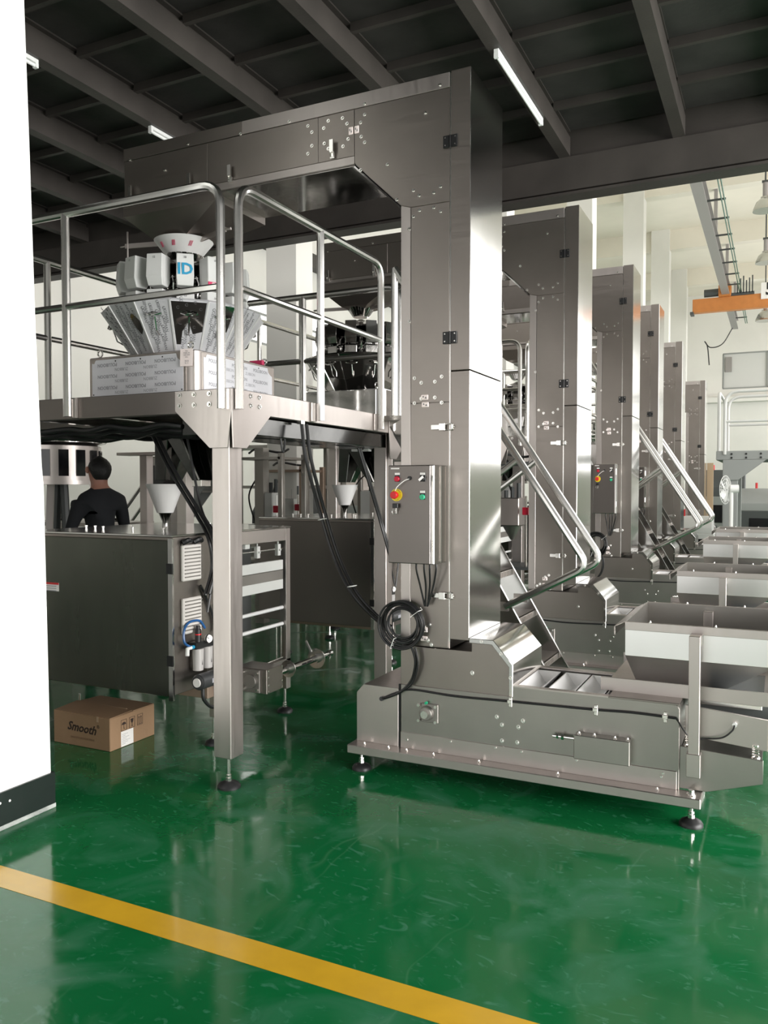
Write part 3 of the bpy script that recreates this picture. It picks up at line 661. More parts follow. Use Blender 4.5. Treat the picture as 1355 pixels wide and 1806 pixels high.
# ================================================================ MULTIHEAD WEIGHER
CX, CY = -3.6, 4.35
def weigher(film):
    R = thing('multihead_weigher','', 'weigher', (CX,CY,2.10), 'multihead weighers on the platforms')
    bm_, sm = ('steel','steell') if film else ('dkpolish','polish')
    Wd = .45; c = .05; z0,z1 = 2.10,2.425
    ring = [(CX-Wd+c,CY-Wd),(CX+Wd-c,CY-Wd),(CX+Wd-c*.3,CY-Wd+c*.3),(CX+Wd,CY-Wd+c),(CX+Wd,CY+Wd-c),(CX+Wd-c,CY+Wd),(CX-Wd+c,CY+Wd),(CX-Wd,CY+Wd-c),(CX-Wd,CY-Wd+c)]
    MB().prism(ring,z0,z1,'z').build('base_housing',sm,R,bevel=.006)
    def panel(side):
        # cover plate on one side of the base; corners of the film peeled away
        a,b = (-Wd+.075,Wd-.085); za,zb = z0+.012,z1-.018
        def m(s,z,t): return (CX+s,CY-Wd-t,z) if side==0 else (CX+Wd+t,CY+s,z)
        mb = MB(); vs = []; 
        mb.add([m(a-.02,za-.008,.004),m(b+.02,za-.008,.004),m(b+.02,zb+.008,.004),m(a-.02,zb+.008,.004),m(a-.02,za-.008,0),m(b+.02,za-.008,0),m(b+.02,zb+.008,0),m(a-.02,zb+.008,0)],
               [(0,1,2,3),(7,6,5,4),(0,4,5,1),(1,5,6,2),(2,6,7,3),(3,7,4,0)])
        pl = mb.build('cover_plate','steel' if film else 'dkpolish',R,bevel=.002)
        if not film: return
        pk = .055
        def peel(cx_,cz_,sx,sz,n=5): return [(cx_+sx*pk*math.sin(PI/2*i/n)*1.0, cz_+sz*pk*math.cos(PI/2*i/n)*.85) for i in range(n+1)]
        out = [(a,zb-.02),(a+.02,zb-.022),(a+.028,zb-.006),(a+.036,zb)]
        out += [(b-pk,zb),(b-pk*.8,zb-.03),(b-pk*.4,zb-.045),(b,zb-.055)]
        out += [(b,za+.062),(b-.02,za+.055),(b-.045,za+.035),(b-.058,za)]
        out += [(a+.035,za),(a+.03,za+.02),(a+.012,za+.03),(a,za+.028)]
        vs = [m(s,z,.0055) for s,z in out]+[m(s,z,.0038) for s,z in out]; n = len(out)
        fm = MB().add(vs,[tuple(range(n)),tuple(range(2*n-1,n-1,-1))]+[(i,i+n,(i+1)%n+n,(i+1)%n) for i in range(n)]).build('protective_film','film',pl)
        t = MB(); rt = (1,0,0) if side==0 else (0,1,0); sg = -1 if side==0 else 1
        for col in range(-1,3):
            for row in range(3):
                s = a+.13+col*.235; z = zb-.035-row*.072
                if a+.07 < s < b-.08: put_text(t,'POLUBOON',m(s,z,.006),Vector(rt)*sg,(0,0,sg),.030,True)
                s2 = s+.118
                if a+.06 < s2 < b-.09: put_text(t,'ZUBBON',m(s2,z-.032,.006),Vector(rt)*sg,(0,0,sg),.027)
        t.build('film_lettering','inkl',pl)
        d = MB()
        for s in (a+.2,0.03,b-.16):
            for z in (za+.018,zb-.014): p = Vector(m(s,z,.0035)); q = Vector(m(s,z,.0065)); d.cyl(p,q,.005,8)
        for z in (za+.075,): 
            for s in (a+.012,b-.012): d.cyl(m(s,z,.0035),m(s,z,.0065),.005,8)
        d.build('screw_holes','black',pl)
    panel(0); panel(1)
    if not film: MB().box(CX+.02,CX+.075,CY-Wd-.0062,CY-Wd-.004,2.13,2.165).build('warning_sticker','yellow',R)
    # lifting eyes
    for (x,y) in ((CX-Wd+.07,CY-Wd+.07),(CX+Wd-.09,CY-Wd+.07),(CX+Wd-.07,CY+Wd-.07),(CX-Wd+.07,CY+Wd-.07)):
        e = MB(); e.cyl((x,y,z1),(x,y,z1+.012),.016,10); e.tube([v for v in arc((x,y,z1+.038),(1,0,0),(0,0,1),.020,0,2*PI,16)[:-1]],.006,8,True); e.build('lifting_eye','bolt',R)
    if film:
        # handwritten tag on the corner
        tx,ty = CX+Wd-.055,CY-Wd-.008; tz = .06
        tg = MB().obox((tx,ty-.004,2.375),(.042,.006,0),(0,.0008,0),(.002,0,.052)).build('paper_tag','pinkpaper',R)
        t = MB()
        for i,s in enumerate(('No','F40K-N','10Z10H','6-L','','RE-B','K-11')):
            if s: put_text(t,s,(tx+.005,ty-.0075,2.413-.012*i),(1,.14,0),(0,0,1),.013)
        t.build('handwriting','ink',tg)
        MB().box(CX+Wd-.1,CX+Wd+.0,CY+Wd-.2,CY+Wd-.17,z1,z1+.03).build('magenta_tape','magenta',R)
    # lower skirt: ten tapered chute covers
    N = 14; a0 = -PI/2+PI/N*.35
    zl,zu = 2.435,2.735; rl,ru = .315,.515
    MB().lathe((CX,CY,0),[(.27,z1),(.27,2.44),(.33,2.5),(.40,2.73),(.2,2.74)],24).build('core',sm,R)
    ctr = Vector((CX,CY,0))
    for i in range(N):
        t0,t1 = a0+2*PI*(i)/N, a0+2*PI*(i+1)/N; tm = (t0+t1)/2
        if film and i in (1,): skipfilm = True
        else: skipfilm = False
        rad = Vector((math.cos(tm),math.sin(tm),0)); tan = Vector((-math.sin(tm),math.cos(tm),0))
        hwl,hwu = rl*math.tan(PI/N)*1.0, ru*math.tan(PI/N)*1.0
        A = ctr+rad*rl+Vector((0,0,zl)); B = ctr+rad*ru+Vector((0,0,zu)); nrm = (B-A).cross(tan).normalized()
        if nrm.dot(rad) < 0: nrm = -nrm
        fold = .014
        o = [A-tan*hwl,A+tan*hwl,B+tan*hwu,B-tan*hwu]
        mb = MB(); mb.add([p for p in o]+[p-nrm*.03 for p in o],[(0,1,2,3),(7,6,5,4),(0,4,5,1),(1,5,6,2),(2,6,7,3),(3,7,4,0)])
        mb.add([B-tan*hwu,B+tan*hwu,B+tan*hwu*.98+Vector((0,0,.018))-rad*.02,B-tan*hwu*.98+Vector((0,0,.018))-rad*.02]+[B-tan*hwu-rad*.03,B+tan*hwu-rad*.03,B+tan*hwu*.98+Vector((0,0,.018))-rad*.04,B-tan*hwu*.98+Vector((0,0,.018))-rad*.04],
            [(0,1,2,3),(7,6,5,4),(0,4,5,1),(1,5,6,2),(2,6,7,3),(3,7,4,0)])
        lab = None
        pc = mb.build('chute_cover','filmg' if film else 'dkpolish',R,bevel=.004,smooth=False)
        # raised edge strip between covers
        e = MB().bar(A+tan*hwl+nrm*.001,B+tan*hwu+nrm*.001,.011,.007,nrm).build('edge_strip','filmb' if film else 'polish',pc)
        if film and nrm.y < .35:
            t = MB(); up = (B-A).normalized(); rr = tan if True else tan
            for c_ in range(-2,4):
                for r_ in range(-3,4):
                    s = c_*.052+r_*.018; h_ = .5+r_*.165+c_*.05; 
                    w = hwl+(hwu-hwl)*h_
                    if abs(s) < w-.028 and .10 < h_ < .92:
                        p = A+(B-A)*h_+tan*s+nrm*.0012
                        put_text(t,'GEMAN',p,-up,tan,.026)
                        t.tube([q for q in arc(p+up*.052,tan,up,.0085,.6,5.9,9)],.0016,4)
            if t.v: t.build('film_lettering','ink',pc)
        if film and i in (1,13,9,2):
            # film torn off, dark steel shows; with stirrup and clasp
            f = .62 if i in (1,) else .2
            q = MB()
            if i == 1: pts = [(-.95,.98),(.9,.98),(.9,.45),(.3,.40),(.0,.62),(-.4,.45),(-.55,.2),(-.85,.2)]
            elif i == 13: pts = [(.95,.5),(.6,.40),(.3,.55),(.25,.75),(.5,.80),(.75,.70),(.98,.62)]
            elif i == 9: pts = [(.3,.05),(.75,.05),(.8,.28),(.5,.34),(.3,.25)]
            else: pts = [(-.2,.98),(.6,.98),(.7,.5),(.1,.6)]
            vs = []
            for s,h_ in pts: w = hwl+(hwu-hwl)*h_; vs.append(A+(B-A)*h_+tan*s*w)
            n = len(vs)
            q.add([v+nrm*.0022 for v in vs]+[v for v in vs],[tuple(range(n)),tuple(range(2*n-1,n-1,-1))]+[(k_,k_+n,(k_+1)%n+n,(k_+1)%n) for k_ in range(n)])
            q.build('torn_film_patch','dkpolish',pc,smooth=False)
        if i in (0,2,5,7,9,11,1) or not film:
            q = MB(); p = A+(B-A)*.78+nrm*.012; up = (B-A).normalized()
            q.tube([p-tan*.05,p+nrm*.02-tan*.02,p+nrm*.02+tan*.02,p+tan*.05],.006,6); q.tube([p-up*.02,p-up*.10+nrm*.02,p-up*.14],.005,6); q.cyl(p-tan*.015,p+tan*.015,.012,8)
            q.build('clasp','polish',pc)
    # weigh heads: lower weigh bucket and upper feed bucket for each of ten heads, actuator box inside
    nums = ['12','13','14','1','2','3','4','5','6','7','8','9','10','11']
    for i in range(N):
        tm = a0+2*PI*(i+.5)/N-.045; rad = Vector((math.cos(tm),math.sin(tm),0)); tan = Vector((-math.sin(tm),math.cos(tm),0)); Z = Vector((0,0,1))
        bkm = 'filmb' if film else 'dkpolish'
        hd = MB().obox(ctr+rad*.38+Z*2.785,tan*.055,rad*.045,Z*.042).build('weigh_bucket',bkm,R,bevel=.004)
        c0 = ctr+rad*.37; zz = 3.00
        up_ = [[c0+tan*.06*a-rad*.05*(1 if b<0 else -1)*1+Z*zz for a,b in ((-1,-1),(1,-1),(1,1),(-1,1))]]
        fb = MB(); w = .054
        lo = [c0-tan*w*.9-rad*.03+Z*2.850,c0+tan*w*.9-rad*.03+Z*2.850,c0+tan*w*.9+rad*.045+Z*2.850,c0-tan*w*.9+rad*.045+Z*2.850]
        mi = [c0-tan*w-rad*.05+Z*2.885,c0+tan*w-rad*.05+Z*2.885,c0+tan*w+rad*.065+Z*2.905,c0-tan*w+rad*.065+Z*2.905]
        hi = [c0-tan*w*.95-rad*.06+Z*3.045,c0+tan*w*.95-rad*.06+Z*3.045,c0+tan*w*.95+rad*.055+Z*3.045,c0-tan*w*.95+rad*.055+Z*3.045]
        fbo = fb.loft([lo,mi,hi]).build('feed_bucket',bkm,R,bevel=.003,smooth=False)
        if film:
            t = MB(); outn = rad*.062
            for zc_,o_ in ((3.020,.0608),(2.785,.0)):
                pc_ = (c0+rad*o_+Z*zc_) if o_ else (ctr+rad*.4262+Z*2.785)
                t2 = MB(); put_text(t,nums[i],pc_+rad*.0012,tan,Z,.018,True)
            t.build('number','ink',fbo)
            if i in (1,3):
                t = MB(); put_text(t,{1:'ID',3:'P'}[i],c0+rad*.0665+Z*2.945,tan,Z,.098,True); t.build('blue_logo','blue',fbo)
            if i == 2:
                t = MB(); q = lo; t.obox(c0+rad*.058+Z*2.868,tan*.050,rad*.003,Z*.018).build('magenta_patch','magenta',fbo)
                t = MB(); put_text(t,'(EDI',c0+rad*.0625+Z*2.868,tan,Z,.033,True); t.build('patch_lettering','paper',fbo)
        k = MB(); base = ctr+rad*.28
        k.obox(base+Z*2.86,tan*.03,rad*.03,Z*.10)
        for dz in (2.80,2.86,2.92): k.cyl(base+Z*dz+tan*.03,base+Z*dz+tan*.075+rad*.05,.006,6); k.cyl(base+Z*dz-tan*.03,base+Z*dz-tan*.075+rad*.05,.006,6)
        k.tube([base+Z*2.80+tan*.075+rad*.04,base+Z*2.88+tan*.085+rad*.06,base+Z*2.93+tan*.07+rad*.04],.005,5)
        k.build('actuator','polish',R,smooth=True)
        MB().obox(ctr+rad*.24+Z*3.0,tan*.04,rad*.09,Z*.045).build('feed_pan','dkpolish',R,bevel=.004)
    MB().lathe((CX,CY,0),[(.24,2.74),(.24,2.93),(.19,3.0),(.14,3.08),(.02,3.13)],20).build('top_cone','dkpolish',R)
    # collecting funnel above with film
    if film: prof = [(.115,3.135),(.195,3.235),(.19,3.237),(.112,3.138)]
    else: prof = [(.075,3.15),(.165,3.285),(.160,3.285),(.072,3.155)]
    fu = MB().lathe((CX,CY,0),[(prof[0][0],prof[0][1]),(prof[1][0],prof[1][1]),(prof[2][0],prof[2][1]),(prof[3][0],prof[3][1])],32).build('infeed_funnel','conew' if film else 'polish',R)
    if film:
        for a in (-PI*.62,-PI*.42,-PI*.2,-PI*.5):
            t = MB(); r_ = .158; d_ = Vector((math.cos(a),math.sin(a),0)); tn = Vector((-math.sin(a),math.cos(a),0)); p = ctr+d_*(r_+.003)+Vector((0,0,3.188 if a!=-PI*.5 else 3.218))
            u_ = Vector((d_.x*.6,d_.y*.6,.8)); 
            for s_ in (-.008,0,.008): t.bar(p+tn*s_-u_*.018,p+tn*(s_+.008)+u_*.018,.003,.002,d_)
            t.build('red_mark','magenta',fu)
        # pleated lower edge
        p = MB()
        for i in range(22):
            a = 2*PI*i/22; d_ = Vector((math.cos(a),math.sin(a),0)); p.obox(ctr+d_*.115+Vector((0,0,3.115)),d_*.004,Vector((-d_.y,d_.x,0))*.014,(d_.x*.01,d_.y*.01,.022))
        p.build('pleats','dkpolish',fu)
    else:
        p = MB()
        for i in range(24):
            a = 2*PI*i/24; d_ = Vector((math.cos(a),math.sin(a),0)); p.bar(ctr+d_*.08+Vector((0,0,3.16)),ctr+d_*.168+Vector((0,0,3.285)),.006,.006,d_)
        p.build('ribs','polish',fu)
    for s_ in (-1,1):
        ar = MB(); ar.bar((CX+s_*.12,CY-.02,3.24 if s_<0 else 3.22),(CX+s_*.42,CY-.10,3.235),.012,.03); ar.cyl((CX+s_*.40,CY-.10,2.95),(CX+s_*.40,CY-.10,3.33 if s_<0 else 3.30),.006,8)
        ar.cyl((CX+s_*.42,CY-.10,3.235),(CX+s_*.46,CY-.10,3.235),.009,8); ar.build('sensor_arm','steell',R)
    return R
WG1 = weigher(True); WG1['label'] = 'multihead weigher wrapped in printed white film, on the nearest platform'
WG2 = weigher(False); WG2['label'] = 'bare dark mirror-steel multihead weigher, on the second platform'

# ================================================================ CHUTES BELOW THE PLATFORM
def chute():
    R = thing('product_chute','', 'chute', (CX-.1,CY,1.64), 'product chutes below the platforms')
    def leg(top, bot, m='dkpolish', name='chute_leg'):
        (tx,ty,tw),(bx_,by,bw) = top,bot
        r0 = [(tx-tw,ty-.09,1.985),(tx+tw,ty-.09,1.985),(tx+tw,ty+.09,1.985),(tx-tw,ty+.09,1.985)]
        r1 = [(bx_-bw,by-.05,1.64),(bx_+bw,by-.05,1.64),(bx_+bw,by+.05,1.64),(bx_-bw,by+.05,1.64)]
        MB().loft([r0,r1]).build(name,m,R,bevel=.004,smooth=False)
    leg((CX-.13,CY,.06),(CX-.18,CY,.045),'chutem'); leg((CX-.05,CY-.02,.065),(CX+.14,CY-.02,.03),'chutem')
    leg((CX+.10,CY+.12,.08),(CX+.20,CY+.06,.02),'chutem','rear_chute'); leg((CX-.03,CY+.14,.05),(CX-.14,CY+.06,.02),'dkpolish','rear_chute')
    MB().box(CX+.10,CX+.18,CY-.06,CY+.04,1.60,1.645).build('outlet','bolt',R,bevel=.003)
    MB().bar((CX+.03,CY-.115,1.98),(CX+.175,CY-.075,1.645),.012,.01).build('edge_strip','bolt',R)
    MB().box(CX-.02,CX+.16,CY-.16,CY-.10,1.93,1.98).build('connector_strip','wplastic',R)
    return R
CH1 = chute(); CH1['label'] = 'dark forked steel chute hanging below the nearest platform'

# ================================================================ BAGGING MACHINE
def bagger(near):
    R = thing('bagging_machine','','machine',(-3.6,4.25,0),'bagging machines under the platforms')
    x0,x1,y0,y1 = -4.28,-3.10,3.62,4.87; zb,zt = .40,1.322
    MB().box(x0,x1-.0,y0+.012,4.18,zb,zt-.012).build('cabinet','steel',R,bevel=.003)
    MB().box(x0,x1-.03,y0,y0+.012,zb-.01,zt-.03).build('front_door','panel' if near else 'ctrl',R,bevel=.003)
    MB().box(x1-.026,x1+.004,y0-.004,y0+.012,zb-.03,zt-.02).build('corner_strip','bright',R)
    MB().box(x0,x1+.004,y0,y1,zt-.012,zt).build('top_plate','bright',R,bevel=.002)
    MB().box(x0,x1-.3,4.18,y1-.05,.55,1.30).build('rear_cabinet','grime',R,bevel=.003)
    for z in (1.13,.60): MB().box(x1-.036,x1+.006,y0-.007,y0+.004,z-.03,z+.03).build('door_hinge','black',R)
    # vents on the right side
    for (yc,zc) in ((3.775,1.155),(3.775,.845)):
        v = MB().box(x1,x1+.022,yc-.085,yc+.085,zc-.105,zc+.105).build('vent_housing','duct',R,bevel=.006)
        s = MB()
        for k_ in range(9): s.box(x1+.0205,x1+.026,yc-.07,yc+.07,zc-.085+k_*.021,zc-.078+k_*.021)
        for k_ in range(9): s.box(x1+.004,x1+.022,yc+.085,yc+.089,zc-.085+k_*.021,zc-.076+k_*.021)
        s.build('louvre_shade','castm',v)  # darker raised strips stand in for shade in the recessed vent slots
    for y in (3.70,3.80): MB().tube(spline([(x1+.012,y,1.272),(x1+.03,y+.03,1.288),(x1+.012,y+.07,1.28)]),.016,8).build('cable_gland','black',R)
    # open film frame at the back: posts, rails, rollers
    for (y,w) in ((y1-.055,.055),(4.02,.045)):
        MB().box(x1-.055,x1,y,y+w,.17,zt-.012).build('post','steell',R,bevel=.003)
    MB().box(x1-.05,x1,4.18,y1-.055,zt-.10,zt-.012).build('top_rail','steell',R,bevel=.002)
    MB().box(x1-.055,x1,4.02,y1,.34,.385).build('lower_rail','steell',R,bevel=.002)
    for z,m in ((1.055,'wplastic'),(.985,'castm'),(.92,'wplastic')): MB().box(x1-.03,x1-.008,4.2,y1-.08,z-.034,z+.034).build('guide_bar',m,R,bevel=.003)
    for z,r_,m in ((.75,.013,'bucket'),(.635,.013,'bucket'),(1.165,.006,'bolt')): 
        MB().cyl((x1-.03,4.15,z),(x1-.03,y1-.06,z),r_,12).build('roller',m,R)
    for y in (4.50,4.75):
        k_ = MB(); k_.box(x1-.04,x1-.012,y-.018,y+.018,1.12,1.20); k_.cyl((x1-.026,y,1.20),(x1-.026,y,1.24),.006,8); k_.cyl((x1-.05,y,1.16),(x1+.0,y,1.16),.008,8); k_.build('roller_clamp','wplastic',R,bevel=.003)
    MB().box(x1-.04,x1-.012,4.35,4.40,1.19,1.29).build('hanger_plate','wplastic',R,bevel=.003)
    k_ = MB()
    for y in (4.72,4.78): k_.tube([(x1-.02,y,.62),(x1-.02,y,.40)],.004,6)
    k_.tube([(x1-.02,4.15,.38),(x1-.02,y1-.07,.40)],.005,6); k_.build('tie_rod','bolt',R)
    MB().box(x1-.42,x1-.35,4.3,4.75,.50,.85).build('film_guard','green2',R)
    # feet
    for x,y in ((x1-.03,4.03),(x1-.03,y1-.03),(x0+.05,4.0),(x0+.05,y1-.03)): add_foot(R,x,y,.20)
    MB().box(x0,x1-.02,3.96,4.02,.30,.375).build('lower_beam','brown',R,bevel=.003)
    # pneumatic filter regulator
    fr = MB(); ax = x1+.05; n0 = len(COL.objects)
    fr.box(ax-.035,ax+.02,3.87,4.03,.585,.625); fr.cyl((ax,3.91,.62),(ax,3.91,.70),.018,14); fr.cyl((ax,3.91,.695),(ax,3.91,.72),.013,10)
    rg = fr.build('air_regulator','black',R,bevel=.002)
    MB().cyl((ax,3.91,.665),(ax,3.91,.672),.0195,14).build('red_ring','red',rg)
    for y in (3.91,3.995):
        b_ = MB(); b_.cyl((ax,y,.585),(ax,y,.455),.034,16,.031); b_.build('bowl','bowl',rg,bevel=.003)
        MB().box(ax+.024,ax+.032,y-.003,y+.003,.49,.555).build('sight_slot','black',rg)
    g = MB().cyl((ax+.02,3.975,.635),(ax+.035,3.965,.635),.024,18).build('pressure_gauge','paper',rg)
    MB().tube(arc((ax+.03,3.97,.635),(0,1,0),(0,0,1),.024,0,2*PI,16)[:-1],.004,6,True).build('gauge_rim','black',rg)
    MB().bar((ax+.036,3.965,.635),(ax+.036,3.955,.645),.002,.002).build('needle','black',rg)
    MB().tube(spline([(ax,3.85,.60),(ax,3.79,.64),(ax-.01,3.80,.71),(ax-.02,3.86,.745),(ax-.02,3.95,.74),(ax-.02,4.0,.69)]),.0075,8).build('air_hose','hose',rg)
    MB().cyl((ax,3.87,.60),(ax,3.84,.60),.011,10).build('hose_fitting','blue',rg)
    MB().tube([(ax,3.845,.60),(ax+.005,3.81,.60),(ax+.01,3.80,.56)],.012,8).build('elbow_fitting','wplastic',rg)
    for q in [rg]: q.location += Vector((0,-.125,.065))
    # film shaft with motor, gearbox and disc
    sx,sz = -2.95,.372; mx_,mz = -2.99,.47
    mo = MB(); mo.cyl((mx_,3.71,mz),(mx_,3.99,mz),.046,22); mo.cyl((mx_,3.702,mz),(mx_,3.71,mz),.042,22); m_ = mo.build('motor','motor',R,bevel=.003)
    MB().cyl((mx_,3.70,mz),(mx_,3.694,mz),.026,18).build('end_cap','paper',m_)
    MB().box(mx_+.043,mx_+.048,3.78,3.90,mz-.012,mz+.014).build('nameplate','inkl',m_)
    MB().box(x1,mx_,3.93,3.97,mz-.05,mz+.05).build('motor_bracket','castm',m_)
    MB().tube(spline([(mx_,3.75,mz-.045),(mx_,3.76,mz-.11),(mx_,3.83,mz-.17),(mx_,3.93,mz-.185)]),.011,8).build('motor_cable','cable',m_)
    MB().box(x1,sx+.09,4.215,4.40,sz-.075,sz+.08).build('gearbox','steel',R,bevel=.003)
    gb = MB(); gb.box(x1+.02,sx+.045,4.200,4.215,sz-.07,sz+.075); gb.cyl((sx-.02,4.202,sz),(sx-.02,4.185,sz),.045,18); gf = gb.build('bearing_flange','castm',R,bevel=.002)
    gb = MB()
    for x in (sx-.075,sx+.03):
        for z in (-.05,.055): gb.cyl((x,4.202,sz+z),(x,4.186,sz+z),.009,6)
    for z in (-.06,-.02,.03,.07): gb.cyl((sx+.088,4.23,sz+z),(sx+.094,4.23,sz+z),.006,6); gb.cyl((sx+.088,4.385,sz+z),(sx+.094,4.385,sz+z),.006,6)
    gb.build('bolts','bolt',gf,kind='stuff')
    sh = MB(); sh.cyl((sx,4.40,sz),(sx,5.10,sz),.022,16); sh.cyl((sx,5.10,sz),(sx,5.15,sz),.014,12); sh.cyl((sx,5.15,sz),(sx,5.18,sz),.024,16); sh.build('film_shaft','polish',R)
    for y,r_ in ((4.60,.058),(4.97,.072)):
        d = MB(); d.cyl((sx,y,sz),(sx,y+.008,sz),r_,26); d.cyl((sx,y-.03,sz),(sx,y+.03,sz),.034,20); d.build('shaft_disc','tube',R)
    for y in (4.75,4.82): MB().box(sx+.018,sx+.024,y,y+.05,sz-.004,sz+.008).build('shaft_slot','black',R)
    MB().bar((sx-.02,4.94,sz+.05),(sx-.06,4.93,sz+.13),.022,.010).build('clamp_lever','tube',R)
    # wires on the side
    for pts in ([(x1+.02,4.05,1.30),(x1+.03,4.02,1.10),(x1+.03,4.05,.9),(x1+.03,4.0,.70)],[(x1+.02,4.10,1.28),(x1+.03,4.04,1.15),(x1+.03,4.09,1.0),(x1+.03,4.03,.84)],[(x1+.01,3.86,1.01),(x1+.012,3.90,.95),(x1+.012,3.97,.82),(x1+.02,4.0,.72)]):
        MB().tube(spline(pts),.008,6).build('cable','cable',R)
    # forming collar funnel and small posts on the top plate
    fx,fy = CX-.18,CY
    fn = MB(); fn.lathe((fx,fy,0),[(.055,1.42),(.128,1.615),(.132,1.617),(.126,1.617),(.052,1.424)],30); fo = fn.build('forming_funnel','conew',R)
    MB().lathe((fx,fy,0),[(.02,1.322),(.02,1.36),(.045,1.42),(.057,1.44),(.03,1.44)],18).build('funnel_neck','dkpolish',R)
    p = MB()
    for (x,y) in ((-4.15,4.0),(-4.05,3.98),(-3.95,3.95),(-3.7,3.95),(-3.55,4.1),(-3.9,4.15),(-3.45,3.95),(-3.35,4.4),(-3.6,4.6),(-3.25,4.2)):
        p.cyl((x,y,1.322),(x,y,1.340),.007,8); p.cyl((x,y,1.334),(x,y,1.342),.010,8)
    p.build('locating_pins','bolt',R,kind='stuff')
    if near:
        a_,b_ = PY(75,1026,y0),PY(104,1043,y0)
        st = MB().box(a_.x,b_.x,y0-.0015,y0,b_.z,a_.z).build('rating_sticker','paper',R)
        MB().box(a_.x+.02,b_.x,y0-.003,y0-.0014,a_.z-.012,a_.z).build('sticker_header','red',st)
        t_ = MB()
        for k_ in range(3): t_.box(a_.x+.03,b_.x-.02,y0-.003,y0-.0014,a_.z-.024-.014*k_,a_.z-.020-.014*k_)
        t_.build('sticker_print','inkl',st)
    return R
BG1 = bagger(True); BG1['label'] = 'steel bagging machine with dark cabinet door and white funnel, beside the carton'
BG2 = bagger(False); BG2['label'] = 'second bagging machine, behind the nearest column and left of the control box'

# ================================================================ CABLES NEAR THE FIRST LINE
R = thing('cable_coil','coil of black corrugated cable hung below the nearest control box','cable',(-1.86,4.02,.72))
cc = Vector((-1.845,4.035,.845))
for k_,(r_,dx,dz,rr) in enumerate(((.125,0,0,.0065),(.113,.006,.004,.0065),(.100,-.004,.008,.0065),(.119,-.008,-.012,.006),(.086,.010,.010,.006),(.131,-.006,-.006,.006),(.092,.012,-.004,.0055))):
    MB().tube([v+Vector((dx,-.006*k_+.01,dz)) for v in arc(cc,(1,0,0),(0,0,1),r_,0,2*PI,40)[:-1]],rr,8,True).build('loop','cable',R)
for a in (PI*.2,PI*1.38):
    p = cc+Vector((math.cos(a)*.113,-.02,math.sin(a)*.113)); d = Vector((math.cos(a),0,math.sin(a)))
    MB().tube([p-d*.03+Vector((0,.03,0)),p-d*.03-Vector((0,.025,0)),p+d*.03-Vector((0,.025,0)),p+d*.03+Vector((0,.03,0)),p+d*.03+Vector((.01,-.02,.02))],.002,5).build('cable_tie','wplastic',R)
MB().tube(spline([(-1.79,4.04,.72),(-1.77,4.04,.66),(-1.775,4.045,.60),(-1.80,4.05,.53),(-1.86,4.05,.465),(-1.95,4.06,.42),(-1.985,4.078,.408)]),.0075,8).build('tail','cable',R)
MB().tube(spline([(-1.77,4.04,.72),(-1.755,4.04,.65),(-1.765,4.045,.585),(-1.80,4.05,.51),(-1.88,4.05,.455)]),.0065,8).build('tail','cable',R)
MB().cyl((-1.995,4.084,.402),(-1.985,4.060,.408),.013,10).build('plug','black',R)
mb = MB()
R = thing('cable_bundle','pair of black cables drooping from the platform edge to the coil','cable',(-2.3,4.4,.8))
for dx,dy in ((0,0),(.022,.02)):
    pts = [PX(532,748,-2.50),PX(540,810,-2.47),PX(565,905,-2.42),PX(590,985,-2.33),PX(620,1045,-2.20),PY(655,1085,4.10),PY(680,1105,4.06)]
    MB().tube(spline([p+Vector((dx,dy,0)) for p in pts]),.0105,8).build('cable','cable',R)
for i_ in ((565,916,-2.42),(617,1034,-2.2)):
    p = PX(*i_); MB().tube([v for v in arc(p+Vector((.01,.01,0)),(1,0,.2),(0,1,0),.026,0,2*PI,12)[:-1]],.003,5,True).build('cable_tie','wplastic',R)
MB().box(-2.53,-2.50,4.05,4.09,1.965,1.985).build('clip','bolt',R)
R = thing('hose_bundle','thick black hoses sloping from platform to bagging machine behind the column','cable',(-3.1,4.0,1.3))
for k_,(o1,o2) in enumerate(((0,0),(.03,.01))):
    pts = [PY(268,765,4.05),PY(300,830,4.03),PY(345,905,4.0),PX(368,950,-3.06),PX(374,1000,-3.05),PX(362,1050,-3.05)]
    MB().tube(spline([p+Vector((o1,0,o2)) for p in pts]),.012,8).build('hose','cable',R)
MB().tube(spline([PY(330,770,4.1),PY(345,850,4.1),PY(358,905,4.08),PX(378,945,-3.04),PX(376,1010,-3.04),PX(366,1080,-3.04)]),.008,8).build('hose','cable',R)
# cables under the platform edge
R = thing('platform_wiring','black wiring looms slung under the nearest platform','cable',(-3.4,3.6,1.9))
for (ya,za,xa_,xb_) in ((3.55,1.95,-4.45,-2.95),(3.62,1.93,-4.4,-3.0),(3.75,1.92,-4.3,-2.7),(3.9,1.93,-4.4,-2.8),(4.1,1.93,-4.3,-2.7)):
    n = 14; pts = [(xa_+(xb_-xa_)*t/n,ya+.02*math.sin(t*1.3),za-.022*abs(math.sin(t*.9+ya*3))) for t in range(n+1)]
    MB().tube(spline(pts,3),.016,7).build('loom','cable',R)
for (yy,zz) in ((3.7,1.90),(3.85,1.91)):
    n = 12; pts = [(-2.70+.05*math.sin(t*1.1+yy),yy-.1+1.7*t/n,zz-.018*abs(math.sin(t*1.2))) for t in range(n+1)]
    MB().tube(spline(pts,3),.016,7).build('loom','cable',R)
MB().tube(spline([(-2.60,3.98,1.93),(-2.60,3.99,1.86),(-2.60,4.01,1.80),(-2.60,4.03,1.86),(-2.60,4.02,1.93)]),.006,6).build('loop','cable',R)
pts = [PX(632,790,-2.62),PX(650,850,-2.6),PX(672,925,-2.58),PX(690,990,-2.5)]
for d_ in (0,.03): MB().tube(spline([p+Vector((0,d_,0)) for p in pts]),.009,6).build('drop_cable','cable',R)

